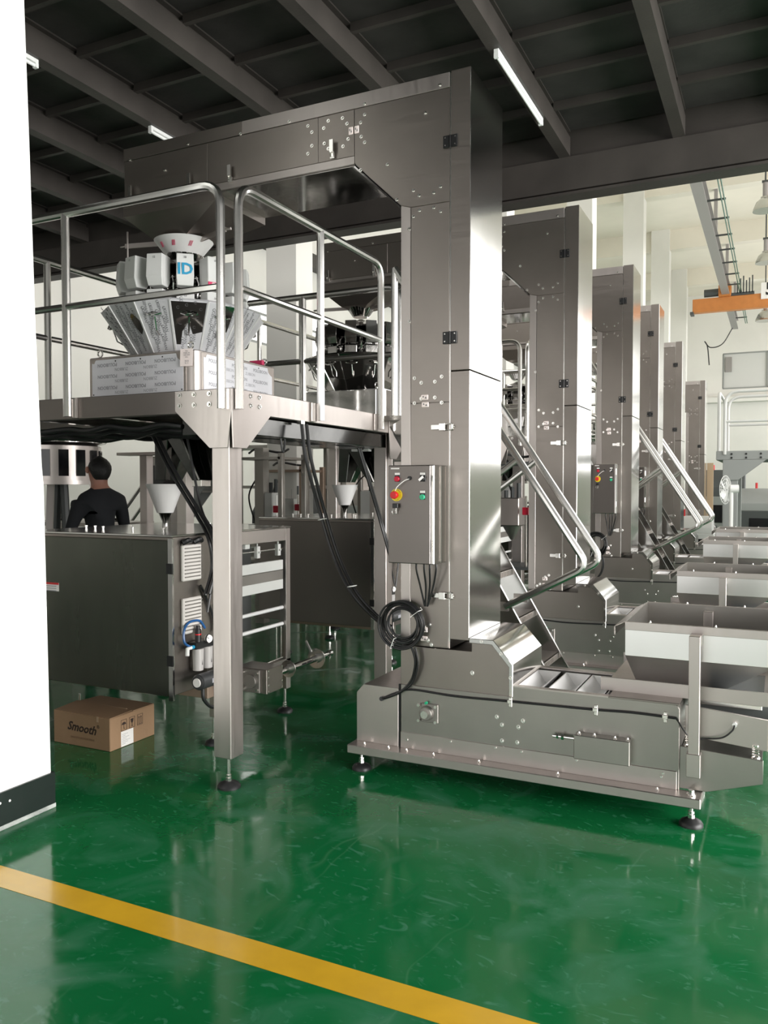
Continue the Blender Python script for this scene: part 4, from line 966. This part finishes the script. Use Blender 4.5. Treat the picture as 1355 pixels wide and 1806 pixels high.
# ================================================================ COPIES DOWN THE HALL
LN = [(0,0,1),(0,2.57,1.02),(-.03,5.52,1.085),(-.05,7.92,1.095),(-.03,10.82,1.08),(.0,15.42,1.045)]
words = ['nearest','second','third','fourth','fifth','sixth and farthest']
for i in range(1,6):
    dx,dy,sz = LN[i]
    o = copy_tree(E1)
    if i in (1,4,5):
        for ch in list(o.children):
            if ch.name.startswith('control_box'):
                for g in list(ch.children): bpy.data.objects.remove(g)
                bpy.data.objects.remove(ch)
    place(o,dx,dy,sz,'brushed steel bucket elevator, %s of the row going away from the camera' % words[i])
    if i <= 3:
        o = copy_tree(F1); place(o,dx+[0,-.02,-.03,-.03][i],dy+[0,-.05,-.0,.0][i],sz,'steel infeed hopper on posts, %s in the row' % ['','second','third','fourth and farthest'][i])
    zf = [1,1.02,1.03,1.03,1.03,1.03][i]
    o = copy_tree(PL1); place(o,dx-.02,dy,zf,'steel work platform with tubular railings, %s in the row' % words[i])
    if i in (2,3): stair_parent = o; L[i] = o
    if i > 1:
        o = copy_tree(WG2); place(o,dx,dy,zf,'dark steel multihead weigher, %s in the row, mostly hidden by elevators' % words[i])
        o = copy_tree(BG2); place(o,dx,dy,1,'steel bagging machine, %s in the row, mostly hidden by elevators' % words[i])
        o = copy_tree(CH1); place(o,dx,dy,zf,'dark forked chute below the %s platform' % words[i])
place(WG2,0,2.57,1.02); place(BG2,0,2.57,1.0)
o = copy_tree(CH1); place(o,0,2.57,1.0,'dark forked chute above the funnel of the second bagging machine')
st = stair(PL1)
for i in (2,3):
    c = copy_tree(st,L[i]); c.location = (.30,-.25,0); MB().box(-2.56,-2.2,5.0,5.45,2.07,2.10).build('landing','steelh',PL1) if False else None
for o in COL.objects:
    if o.parent is None and 'category' in o and o.type == 'EMPTY' and 'row' in o.get('label',''): pass
# coil on the third elevator
o = copy_tree(bpy.data.objects['cable_coil']); place(o,-.05,5.56,1.1,'coil of black cable hung below the control box of the third elevator')

# ================================================================ CARTON
R = thing('cardboard_box','brown cardboard carton with black script lettering, on the floor before the bagging machine','box',(-3.83,3.83,0))
xa,xb,ya,yb,h = -4.065,-3.595,3.632,4.02,.200
MB().box(xa,xb,ya,yb,0,h).build('carton_body','card',R,bevel=.004)
fl = MB(); fl.add([(xa+.002,ya+.002,h),(xb-.002,ya+.002,h),(xb-.002,ya+.19,h+.006),(xa+.002,ya+.19,h+.014),(xa+.002,ya+.002,h+.003),(xb-.002,ya+.002,h+.003),(xb-.002,ya+.19,h+.009),(xa+.002,ya+.19,h+.017)],
    [(0,1,2,3),(7,6,5,4),(0,4,5,1),(1,5,6,2),(2,6,7,3),(3,7,4,0)]); fl.build('flap','card',R)
fl = MB(); fl.add([(xa+.002,ya+.20,h),(xb-.002,ya+.20,h),(xb-.002,yb-.002,h),(xa+.002,yb-.002,h),(xa+.002,ya+.20,h+.010),(xb-.002,ya+.20,h+.004),(xb-.002,yb-.002,h+.003),(xa+.002,yb-.002,h+.003)],
    [(0,1,2,3),(7,6,5,4),(0,4,5,1),(1,5,6,2),(2,6,7,3),(3,7,4,0)]); fl.build('flap','card',R)
MB().box(xa,xb-.05,ya+.19,ya+.197,h,h+.012).build('flap_edge','cardl',R)
t = MB(); put_text(t,'Smooth',(xa+.245,ya-.001,.115),(1,0,-.04),(0,0,1),.075,True,.35); put_text(t,'®',(xa+.375,ya-.001,.14),(1,0,0),(0,0,1),.03); t.build('brand_lettering','cardd',R)
t = MB(); put_text(t,'SMOOTH MOTOR DRIVE',(xa+.245,ya-.001,.052),(1,0,0),(0,0,1),.018); t.build('small_lettering',mat('faded_ink',(.16,.09,.05),.8),R)
ic = MB()
def frame_(yc,zc,w=.024,h_=.034,t_=.002):
    X = xb+.0005
    for a,b,c_,d in ((-w,w,h_-t_,h_),(-w,w,-h_,-h_+t_),(-w,-w+t_,-h_,h_),(w-t_,w,-h_,h_)): ic.box(X,X+.001,yc+a,yc+b,zc+c_,zc+d)
for yc in (ya+.115,ya+.185,ya+.255): frame_(yc,.135)
X = xb+.0005
yc = ya+.115; ic.prism([(yc+.018*math.cos(PI*k_/8),.138+.016*math.sin(PI*k_/8)) for k_ in range(9)],X,X+.001,'x'); ic.box(X,X+.001,yc-.0015,yc+.0015,.112,.138); ic.box(X,X+.001,yc+.0015,yc+.008,.112,.115)
yc = ya+.185; ic.prism([(yc-.013,.158),(yc+.013,.158),(yc+.009,.138),(yc+.002,.130),(yc+.002,.115),(yc+.010,.111),(yc-.010,.111),(yc-.002,.115),(yc-.002,.130),(yc-.009,.138)],X,X+.001,'x')
yc = ya+.255
for s_ in (-.009,.009): ic.box(X,X+.001,yc+s_-.002,yc+s_+.002,.112,.148); ic.prism([(yc+s_-.006,.148),(yc+s_+.006,.148),(yc+s_,.158)],X,X+.001,'x')
ic.box(X,X+.001,yc-.016,yc+.016,.107,.110); ic.build('handling_symbols','cardd',R)
sl = MB().box(xb,xb+.0012,ya+.09,ya+.195,.004,.098).build('shipping_label','paper',R)
t = MB()
for k_ in range(7): t.box(xb+.0012,xb+.0016,ya+.098,ya+.098+.03+.05*((k_*7)%5)/5,.018+k_*.010,.020+k_*.010)
t.build('label_print','inkl',sl)
for (x,y,z) in ((xa+.37,ya-.001,h-.012),):
    MB().box(x-.008,x+.008,y-.001,y,z-.018,h+.004).build('tape','cardl',R)

# ================================================================ LAMPS UNDER THE MEZZANINE
def batten(x,y0,y1,label):
    R = thing('fluorescent_lamp',label,'lamp',(x,(y0+y1)/2,4.545),'white tube battens under the dark mezzanine')
    MB().box(x-.018,x+.018,y0,y1,4.572,4.6).build('lamp_body','lampw',R,bevel=.003)
    MB().cyl((x,y0+.02,4.556),(x,y1-.02,4.556),.013,12).build('lamp_tube','tubeg',R)
    for y in (y0,y1-.025): MB().box(x-.018,x+.018,y,y+.025,4.54,4.574).build('end_cap','lampw',R,bevel=.002)
batten(-1.775,5.42,6.60,'white fluorescent batten under a dark beam, right of the tall elevator')
batten(-4.735,2.98,4.16,'white fluorescent batten at the photo\'s upper left edge beside the pillar')
batten(-4.735,5.30,6.48,'white fluorescent batten, its end showing above the nearest elevator\'s horizontal run')

# ================================================================ CRANE AND HALL FITTINGS
rail_mb = MB(); rx,rz = -2.17,10.3
for a,b in (((rx-.16,rx+.16),(rz-.20,rz-.17)),((rx-.02,rx+.02),(rz-.17,rz+.25)),((rx-.16,rx+.16),(rz+.25,rz+.28))): rail_mb.box(*a,9,48,*b)
tr_ = thing('crane_rail','long grey steel crane rail hung under the cream ceiling','crane rail',(rx,28,rz))
rail_mb.build('runway_girder','crane',tr_)
for y in (16.45,23.45,32.45,39.95,47.4): MB().box(rx-.06,rx+.06,y-.1,y+.1,rz+.28,12.5).build('hanger','crane',tr_)
bb_ = thing('busbar','green conductor bar with ladder-like brackets beside the crane rail','busbar',(rx+.6,28,rz))
for dx in (.55,.63): MB().cyl((rx+dx,9,rz-.1),(rx+dx,47,rz-.1),.022,6).build('conductor','gcable',bb_)
for k_ in range(20): MB().box(rx+.13,rx+.66,9.6+k_*1.9,9.66+k_*1.9,rz-.05,rz+.0).build('bracket','grime',bb_)
cr = thing('overhead_crane','orange overhead crane girder crossing below the cream ceiling','crane',(-1,39.5,9.6))
MB().box(-3.55,5.6,39.2,39.6,9.42,10.02).build('girder','orange',cr,bevel=.02)
MB().box(-3.65,-3.5,39.15,39.65,9.34,9.46).build('end_stop','grime',cr)
MB().box(rx-.30,rx+.22,39.1,39.8,10.02,10.55).build('end_carriage','orange',cr,bevel=.03)
MB().cyl((rx-.9,39.3,10.25),(rx-.3,39.3,10.25),.17,12).build('travel_motor','grime',cr)
k_ = MB(); k_.box(rx+.2,rx+1.15,39.2,39.5,10.02,10.15)
for i_ in range(6): k_.box(rx+.45+.12*i_,rx+.50+.12*i_,39.2,39.3,10.1,10.65+.1*(i_%3))
k_.build('current_collector','grime',cr)
pl_ = MB().box(-.75,1.0,39.12,39.18,9.75,10.45).build('capacity_sign','paper',cr)
t = MB(); put_text(t,'5T',(-.17,39.11,10.14),(1,0,0),(0,0,1),.75,True); t.build('sign_lettering','black',pl_)
cw = thing('hanging_cable','thin black cable drooping from the far end of the crane rail','cable',(rx-.9,47.5,9))
MB().tube(spline([(rx-.1,47.6,10.12),(rx-.6,47.6,9.3),(rx-1.2,47.6,9.15),(rx-1.5,47.6,9.5),(rx-1.35,47.6,9.2),(rx-1.25,47.6,8.2)]),.03,6).build('wire','cable',cw)
def bay_lamp(u,v,y,nm,sc):
    p = PY(u,v,y); x,z = p.x,p.z
    R = thing('high_bay_lamp',nm,'lamp',(x,y,z),'bell-shaped hall lamps hung under the cream ceiling')
    MB().lathe((x,y,z),[(.42*sc,0),(.40*sc,.10*sc),(.30*sc,.32*sc),(.15*sc,.45*sc),(.15*sc,.5*sc)],22).build('reflector','alu',R)
    MB().cyl((x,y,z+.48*sc),(x,y,z+1.0*sc),.09*sc,10).build('ballast','crane',R)
    MB().cyl((x,y,z+1.0*sc),(x,y,12.4),.025,6).build('stem','grime',R)
    MB().bar((x-.1,y,z+1.05*sc),(x+.5*sc,y,z+1.05*sc),.05,.07).build('bracket','grime',R)
bay_lamp(1350,372,27.6,'bell-shaped hall lamp at the photo\'s right edge, highest of three',.85)
bay_lamp(1351,464,33,'bell-shaped hall lamp, middle of the three on the right edge',.85)
bay_lamp(1350,566,41,'bell-shaped hall lamp just below the orange crane girder',1.0)

# ================================================================ BACKGROUND: RIGHT
R = thing('painted_platform','grey painted equipment platform with white tube railings, far right','platform',(0,17.2,0))
xq,yq = -.93,16.6
for x,y in ((xq+.13,yq+.12),(xq+.13,yq+1.9),(xq+2.6,yq+.12),(xq+2.6,yq+1.9)): MB().box(x-.13,x+.13,y-.12,y+.12,0,2.1).build('column','greyframe',R,bevel=.01)
MB().box(xq-.12,xq+2.8,yq-.02,yq+.12,2.10,2.27).build('front_beam','greyframe',R,bevel=.01)
MB().box(xq-.12,xq+2.8,yq+1.9,yq+2.04,2.10,2.27).build('rear_beam','greyframe',R)
MB().box(xq-.12,xq+0,yq+.12,yq+1.9,2.10,2.27).build('side_beam','greyframe',R)
MB().box(xq,xq+2.8,yq+.12,yq+1.9,2.2,2.24).build('deck','greyframe',R)
MB().prism([(xq-.0,2.10),(xq+.75,2.10),(xq+.27,1.72),(xq+.0,1.72)],yq-.03,yq+.0).build('gusset','greyframe',R,bevel=.005)
b = MB()
for x in (xq+.15,xq+.40,xq+.65):
    for z in (2.21,2.14): b.cyl((x,yq-.02,z),(x,yq-.035,z),.02,8)
b.build('bolts','black',R,kind='stuff')
for y in (yq-.04,yq+1.0,): 
    o = MB().tube(fillet([(xq+.03,y,2.2),(xq+.03,y,3.38),(xq+2.7,y,3.38),(xq+2.7,y,2.2)],.25,6),.03,8).build('handrail','whitem',R)
    MB().tube([(xq+.03,y,2.82),(xq+2.7,y,2.82)],.024,8).build('mid_rail','whitem',o)
o = MB().tube(fillet([(xq-.08,yq+.05,2.2),(xq-.08,yq+.05,3.38),(xq-.08,yq+1.9,3.38),(xq-.08,yq+1.9,2.2)],.2,6),.03,8).build('handrail','whitem',R)
# fan
p = PD(1290,905,14.9); R = thing('pedestal_fan','white pedestal fan facing away, near the far grey platform','fan',(p.x,p.y,0)); x,y = p.x,p.y
c_ = PD(1272,862,14.9); cz = c_.z
MB().lathe((x,y,0),[(.22,0),(.22,.03),(.05,.06),(.03,.09)],20).build('fan_base','whitem',R)
MB().cyl((x,y,.06),(x,y,cz+.02),.035,12).build('fan_pole','wplastic',R)
MB().cyl((x-.02,y,cz),(x+.12,y+.02,cz),.075,14).build('fan_motor','wplastic',R)
g = MB(); cc_ = Vector((x-.10,y-.02,cz-.02)); A_ = Vector((.35,1,0)).normalized()
for r_ in (.26,.20,.13): g.tube(arc(cc_,A_,(0,0,1),r_,0,2*PI,28)[:-1],.006,5,True)
for k_ in range(24):
    a = 2*PI*k_/24; e = cc_+(A_*math.cos(a)+Vector((0,0,1))*math.sin(a))*.26; g.tube([cc_+Vector((.05,0,0)),e],.004,4)
g.build('fan_guard','wplastic',R)
bl = MB()
for k_ in range(5):
    a = 2*PI*k_/5; d = A_*math.cos(a)+Vector((0,0,1))*math.sin(a); s_ = A_*-math.sin(a)+Vector((0,0,1))*math.cos(a)
    bl.obox(cc_+d*.12,d*.10,s_*.05+Vector((.02,0,0)),(.004,0,0))
bl.build('fan_blade','bucket',R)
# timber board, tables, machines
p = PD(1248,905,19); MB().box(p.x-.02,p.x+.04+.08,p.y,p.y+.05,0,2.15).build('timber_board','wood',cat='board',label='pale upright timber board beside the farthest elevator')
def rack(name,label,cat,c0,w,dp,h_,m='whitem',shelves=2,items=3,group=None):
    R = thing(name,label,cat,(c0[0],c0[1],0),group)
    x,y = c0[0],c0[1]
    for sx_ in (-1,1):
        for sy_ in (-1,1): MB().box(x+sx_*w/2-.025,x+sx_*w/2+.025,y+sy_*dp/2-.025,y+sy_*dp/2+.025,0,h_).build('leg',m,R)
    for k_ in range(shelves):
        z = h_*(k_+1)/shelves; MB().box(x-w/2-.03,x+w/2+.03,y-dp/2-.03,y+dp/2+.03,z-.04,z).build('shelf' if k_ < shelves-1 else 'top',m,R)
    return R
rack('work_bench','long white work bench below the far fan','bench',PD(1272,900,26.5)[:2],3.0,.6,1.1,'whitem',2)
def machine(name,label,cat,u,v,dep,w,d,h_,m='greyframe',z0=0,knobs=True,m2='grime'):
    # enclosed machine: plinth, cabinet, hood, window and panel
    p = PD(u,v,dep); x,y = p.x,p.y; R = thing(name,label,cat,(x,y,z0))
    MB().box(x-w/2,x+w/2,y-d/2,y+d/2,z0+.06,z0+h_*.62).build('cabinet',m,R,bevel=.01)
    MB().prism([(y-d/2+.02,z0+h_*.62),(y+d/2-.02,z0+h_*.62),(y+d/2-.02,z0+h_),(y-d/2+d*.35,z0+h_),(y-d/2+.02,z0+h_*.75)],x-w/2+.03,x+w/2-.03,'x').build('hood',m2,R,bevel=.01)
    MB().box(x-w*.3,x+w*.3,y-d/2-.01,y-d/2+.01,z0+h_*.25,z0+h_*.5).build('window','screen',R)
    for sx_ in (-1,1):
        for sy_ in (-1,1): MB().box(x+sx_*w*.42-.03,x+sx_*w*.42+.03,y+sy_*d*.42-.03,y+sy_*d*.42+.03,z0,z0+.06).build('foot','rubber',R)
    if knobs:
        for k_ in range(3): MB().cyl((x+w/2,y-d*.25+.12*k_,z0+h_*.5),(x+w/2+.02,y-d*.25+.12*k_,z0+h_*.5),.022,10).build('knob',['red','green','black'][k_],R)
        MB().cyl((x-w*.2,y,z0+h_),(x-w*.2,y,z0+h_+.15),.03,10).build('stack_light','red',R)
    return R
machine('sealing_machine','grey machine with dark hood left of the far grey column','machine',1275,880,24.5,1.3,.9,2.1,'greyframe')
machine('sealing_machine','low dark machine right of the far grey column','machine',1358,880,21.4,1.6,.9,1.55,'grime',m2='greyframe')
machine('labelling_machine','white cabinet machine behind the fifth elevator\'s foot','machine',1222,900,17.8,.9,.7,.95,'whitem',m2='whitem')
R = machine('conveyor_drive','green and white machine base below the far platform','machine',1350,960,13.5,.5,.5,.7,'green2',m2='whitem')

# ================================================================ BACKGROUND: LEFT, under the platform
def person(loc, yaw, label):
    x0,y0 = loc
    R = thing('person',label,'person',(x0,y0,0))
    hgt = 1.86; s = hgt/1.75
    J = {}; E_ = []
    def v(n,p,r): J[n] = (Vector(p)*s,r*s)
    v('pel',(0,0,.95),.135); v('wai',(0,.0,1.10),.125); v('che',(0,.0,1.28),.150); v('ucg',(0,0,1.41),.125); v('nek',(0,.01,1.49),.062); v('hdb',(0,.03,1.565),.074); v('hdm',(0,.03,1.64),.096); v('top',(0,.02,1.70),.076)
    for sd,n in ((-1,'L'),(1,'R')):
        v('sh'+n,(sd*.160,0,1.385),.070); v('el'+n,(sd*.235,.05,1.14),.046); v('wr'+n,(sd*.16,.28,1.10),.030); v('ha'+n,(sd*.14,.34,1.11),.032)
        v('hip'+n,(sd*.09,0,.90),.098); v('kn'+n,(sd*.10,.02,.50),.062); v('an'+n,(sd*.10,-.01,.09),.042); v('to'+n,(sd*.11,.14,.035),.034)
    ed = [('pel','wai'),('wai','che'),('che','ucg'),('ucg','nek'),('nek','hdb'),('hdb','hdm'),('hdm','top')]
    for n in 'LR': ed += [('ucg','sh'+n),('sh'+n,'el'+n),('el'+n,'wr'+n),('wr'+n,'ha'+n),('pel','hip'+n),('hip'+n,'kn'+n),('kn'+n,'an'+n),('an'+n,'to'+n)]
    for n,sd in (('L',-1),('R',1)):
        for f in range(4):
            a = 'f%s%d'%(n,f); b_ = a+'t'; ox = sd*.14+(f-1.5)*.018
            v(a,(ox,.385,1.115-.004*f),.0095); v(b_,(ox,.425+.006*(f%2),1.085),.008); ed += [('ha'+n,a),(a,b_)]
        a = 'th'+n; v(a,(sd*.14-sd*.045,.345,1.10),.011); v(a+'t',(sd*.14-sd*.06,.38,1.085),.009); ed += [('ha'+n,a),(a,a+'t')]
    names = list(J); idx = {n:i for i,n in enumerate(names)}
    me = bpy.data.meshes.new('body'); rot = Matrix.Rotation(yaw,3,'Z')
    me.from_pydata([tuple(rot@J[n][0]) for n in names],[(idx[a],idx[b]) for a,b in ed],[])
    ob = bpy.data.objects.new('body',me); COL.objects.link(ob)
    sk = ob.modifiers.new('s','SKIN'); sk.use_smooth_shade = True
    for i,n in enumerate(names): me.skin_vertices[0].data[i].radius = (J[n][1],J[n][1]*(.72 if n in ('pel','wai','che','ucg') else 1)); me.skin_vertices[0].data[i].use_root = (n=='pel')
    sb = ob.modifiers.new('u','SUBSURF'); sb.levels = sb.render_levels = 2
    bpy.context.view_layer.update(); dg = bpy.context.evaluated_depsgraph_get(); fin = bpy.data.meshes.new_from_object(ob.evaluated_get(dg)); bpy.data.objects.remove(ob)
    fin.materials.clear()
    for k_ in ('skin','shirt','trousers','rubber'): fin.materials.append(M[k_])
    ir = rot.inverted()
    for p in fin.polygons:
        c = ir@(p.center/1)/s; z = c.z; ax_ = abs(c.x)
        if z > 1.49 : k_ = 0
        elif c.y > .15 and z > .9: k_ = 0
        elif ax_ > .20 and z < 1.15 and z > .9: k_ = 0
        elif z > .93: k_ = 1
        elif z > .08: k_ = 2
        else: k_ = 3
        p.material_index = k_
    fin.shade_smooth(); o = bpy.data.objects.new('body',fin); COL.objects.link(o); o.parent = R
    # hair cap, ears, nose
    h_ = MB(); cz_ = Vector((0,.02,1.665))*s
    rings = []
    for j in range(8):
        t = j/7; z = -.105+.195*t; rr = [.050,.068,.080,.088,.090,.080,.056,.012][j]; yo = [-.034,-.034,-.030,-.024,-.014,-.010,-.010,-.010][j]
        rings.append([R.location+rot@(cz_+Vector((rr*math.cos(a)*s,(rr*math.sin(a)*1.05+yo)*s,z*s))) for a in [2*PI*i/16 for i in range(16)]])
    h_.loft(rings); h_.build('hair','hair',R)
    f = MB()
    for sd in (-1,1): p = R.location+rot@(Vector((sd*.092,.035,1.64))*s); f.lathe(p,[(.004,-.03),(.016,-.015),(.018,.01),(.008,.03)],8)
    f.build('ear','skin',R)
    f = MB(); p = R.location+rot@(Vector((0,.128,1.63))*s); f.lathe(p,[(.014,-.02),(.016,-.005),(.006,.03)],8); f.build('nose','skin',R)
    f = MB()
    for sd in (-1,1): p = R.location+rot@(Vector((sd*.035,.118,1.66))*s); f.lathe(p,[(.002,-.007),(.009,0),(.002,.007)],8)
    f.build('eyes','black',R)
    return R
p = PD(177,860,7.05)
person((p.x,p.y),math.radians(68),'person in a black T-shirt seen from behind, forearms bent, working beyond the bagging machine')
# free-standing round weigher left of the person
p = PD(100,860,8.0); x,y = p.x,p.y; R = thing('round_weigher','round steel weigher with slotted drum on splayed legs, left of the person','weigher',(x,y,0))
MB().lathe((x,y,0),[(.42,1.66),(.42,1.99),(.40,2.0)],16).build('drum','steell',R)
for i in range(16):
    a = 2*PI*i/16+.2; d = Vector((math.cos(a),math.sin(a),0)); t_ = Vector((-d.y,d.x,0))
    MB().obox(Vector((x,y,1.825))+d*.415,t_*.045,d*.012,(0,0,.125)).build('slot','screen',R)
    MB().obox(Vector((x,y,2.11))+d*.43,t_*.06,d*.04,(0,0,.08)).build('bucket','polish',R,bevel=.006)
    MB().prism([(0,0),(0,0)],0,1) if False else None
MB().lathe((x,y,0),[(.36,2.0),(.46,2.02),(.46,2.06),(.34,2.08),(.3,2.24),(.05,2.36)],16).build('upper_ring','dkpolish',R)
MB().lathe((x,y,0),[(.45,1.62),(.45,1.66),(.2,1.66)],16).build('lower_ring','steell',R)
for a in (.6,2.2,3.8,5.4): MB().bar((x+.34*math.cos(a),y+.34*math.sin(a),1.64),(x+.75*math.cos(a),y+.75*math.sin(a),.0),.06,.06).build('leg','steell',R)
MB().tube([(x+.1,y,1.62),(x+.16,y,.6)],.04,8).build('tube','grime',R); MB().tube([(x+.02,y,1.62),(x-.06,y,.6)],.04,8).build('tube','grime',R)
MB().box(x-.34,x+.5,y-.3,y+.3,.0,.62).build('control_cabinet','steelh',R)
# table in front of the person with coiled lead
p = PD(150,900,8.9); R = rack('steel_table','steel work table with loose leads, beyond the bagging machine','table',(p.x,p.y),1.3,.6,1.22,'steelh',1)
p2 = Vector((p.x,p.y,1.222)); o = MB()
o.tube(spline([p2+Vector((-.4,.05,.01)),p2+Vector((-.2,-.1,.07)),p2+Vector((0,.05,.03)),p2+Vector((.25,-.1,.05)),p2+Vector((.45,.05,.02))]),.014,6)
o.tube(spline([p2+Vector((-.3,-.1,.01)),p2+Vector((-.05,0,.05)),p2+Vector((.2,.1,.01)),p2+Vector((.5,0,.0))]),.012,6)
o.build('power_lead','cable',cat='cable',label='tangled black leads on the steel table beyond the bagging machine')
# small signs and stand behind the funnel
p = PD(258,800,8.6); R = thing('steel_stand','steel T-shaped stand right of the person','stand',(p.x,p.y,0))
MB().box(p.x-.05,p.x+.05,p.y-.05,p.y+.05,0,1.93).build('post','steell',R,bevel=.005); MB().box(p.x-.32,p.x+.22,p.y-.1,p.y+.1,1.93,1.96).build('crossbar','steell',R); MB().box(p.x-.3,p.x+.3,p.y-.25,p.y+.25,0,.03).build('foot_plate','steelh',R)
# far stair (ladder) running up to the right
p = PD(270,860,9.6); x,y = p.x,p.y; R = thing('steel_stair','open steel stair rising to the right, behind the white funnel','stair',(x,y,0))
RTv = Vector((RT.x,RT.y,0))
b0 = Vector((x,y,0))-RTv*.55; tdir = RTv*.58+Vector((0,0,.81))
for dd in (-.3,.3):
    off = Vector((FW.x,FW.y,0)).normalized()*dd
    MB().bar(b0+off,b0+off+tdir*2.9,.04,.14,(0,0,1)).build('stringer','greyframe',R)
for k_ in range(10):
    c_ = b0+tdir*(.28+.27*k_); d1 = Vector((FW.x,FW.y,0)).normalized()
    MB().obox(c_,d1*.29,RTv*.09,(0,0,.012)).build('tread','steelh',R)
for dd in (-.3,.3):
    off = Vector((FW.x,FW.y,0)).normalized()*dd
    MB().tube([b0+off+Vector((0,0,.9))+RTv*0,b0+off+tdir*2.4+Vector((0,0,.9))],.02,6).build('handrail','tube',R)
    MB().tube([b0+off+Vector((0,0,.9)),b0+off+tdir*.05],.02,6).build('handrail_post','tube',R)
# control unit with small screen and sign
p = PD(300,835,8.9); x,y = p.x,p.y; R = thing('control_pedestal','control pedestal with dark screen behind the white funnel','control panel',(x,y,0))
MB().box(x-.06,x+.06,y-.06,y+.06,.03,1.55).build('pedestal','steelh',R); MB().box(x-.2,x+.2,y-.2,y+.2,0,.03).build('foot_plate','steelh',R)
MB().box(x-.24,x+.24,y-.08,y+.08,1.55,1.93).build('enclosure','steelh',R,bevel=.01); MB().box(x-.16,x+.16,y-.09,y-.08,1.62,1.83).build('screen','screen',R)
s_ = MB().box(x-.10,x+.16,y-.02,y,1.93,2.06).build('small_sign','paper',R); t = MB(); put_text(t,'ET',(x+.03,y-.022,1.995),(1,0,0),(0,0,1),.13,True); t.build('sign_lettering','ink',s_)
# equipment seen between the column and the second bagging machine
def shelving(u,v,dep,w,h_,label):
    p = PD(u,v,dep); R = rack('steel_shelving',label,'shelving',(p.x,p.y),w,.5,h_,'steelh',4)
    for k_ in range(3):
        z = h_*(k_+1)/4; xx = p.x-w*.3+w*.3*k_
        MB().box(xx-.14,xx+.12,p.y-.18,p.y+.15,z,z+.22).build('instrument_case',['whitem','grime','greyframe'][k_],R,bevel=.01)
        MB().cyl((xx,p.y-.05,z+.22),(xx,p.y-.05,z+.30),.05,10).build('instrument_dial','steell',R)
    return R
shelving(480,850,11,1.4,2.15,'steel shelving with instrument cases, seen right of the bolted column')
machine('palletising_machine','grey machine with red mark behind the second column, right of the shelving','machine',530,880,12.5,1.2,1.0,1.62,'steelh')
machine('inspection_machine','grey machine with dials behind the second white funnel','machine',640,880,14.5,1.3,1.0,2.05,'greyframe',m2='steell')
for (u,dep,h_,lb) in ((462,9.5,2.05,'steel post right of the bolted column, in front of the shelving'),(600,10.5,2.2,'steel post behind the second platform\'s chute')):
    p = PD(u,850,dep); MB().box(p.x-.06,p.x+.06,p.y-.06,p.y+.06,0,h_).build('steel_post','steelh',cat='post',label=lb)
def test_rig(u,v,dep,w,h_,label,m='steelh'):
    # open frame with pneumatic cylinder, valve block, dosing head and loose tubing
    p = PD(u,v,dep); x,y = p.x,p.y; R = thing('dosing_rig',label,'machine',(x,y,0))
    for sx_ in (-1,1):
        for sy_ in (-1,1): MB().box(x+sx_*w/2-.03,x+sx_*w/2+.03,y+sy_*.25-.03,y+sy_*.25+.03,0,h_).build('post',m,R,bevel=.004)
    for z in (.75,h_-.04): MB().box(x-w/2,x+w/2,y-.28,y+.28,z-.03,z).build('shelf',m,R)
    MB().box(x-w*.2,x+w*.2,y-.16,y+.12,h_*.62,h_*.62+.30).build('dosing_head','whitem' if m!='grime' else 'steell',R,bevel=.008)
    MB().lathe((x,y,h_*.62-.16),[(.02,0),(.11,.16)],14).build('dosing_nozzle','steell',R)
    for k_ in (-1,0,1): MB().cyl((x+k_*.07,y,h_*.62+.30),(x+k_*.07,y,h_*.62+.42+.04*k_),.022,8).build('cylinder','grime',R)
    MB().box(x-w*.42,x-w*.30,y-.1,y+.1,.95,1.15).build('valve_block','grime',R,bevel=.004); MB().cyl((x+w*.35,y-.2,.75),(x+w*.35,y-.2,1.5),.014,8).build('rod','tube',R)
    MB().box(x+w*.30,x+w*.40,y-.24,y-.16,1.30,1.38).build('switch_box','crimson',R,bevel=.004)
    o = MB(); o.tube(spline([(x-w*.36,y,1.15),(x-w*.45,y-.05,1.5),(x-w*.2,y,1.75),(x,y,h_*.62+.35)]),.010,6); o.tube(spline([(x-w*.5,y,h_+.02),(x-w*.2,y-.1,h_+.06),(x+w*.2,y,h_+.02),(x+w*.5,y-.1,h_+.05)]),.014,6); o.build('tubing','cable',R)
    return R
test_rig(478,850,9.6,.62,1.98,'steel dosing rig with white head, just right of the bolted column')
test_rig(516,850,10.4,.6,1.85,'brown-grey dosing rig left of the second column','brown')
test_rig(662,850,10.6,.7,2.0,'steel dosing rig seen left of the nearest control box')
test_rig(904,880,8.85,.6,1.9,'dosing rig seen between the first two elevators','grime')
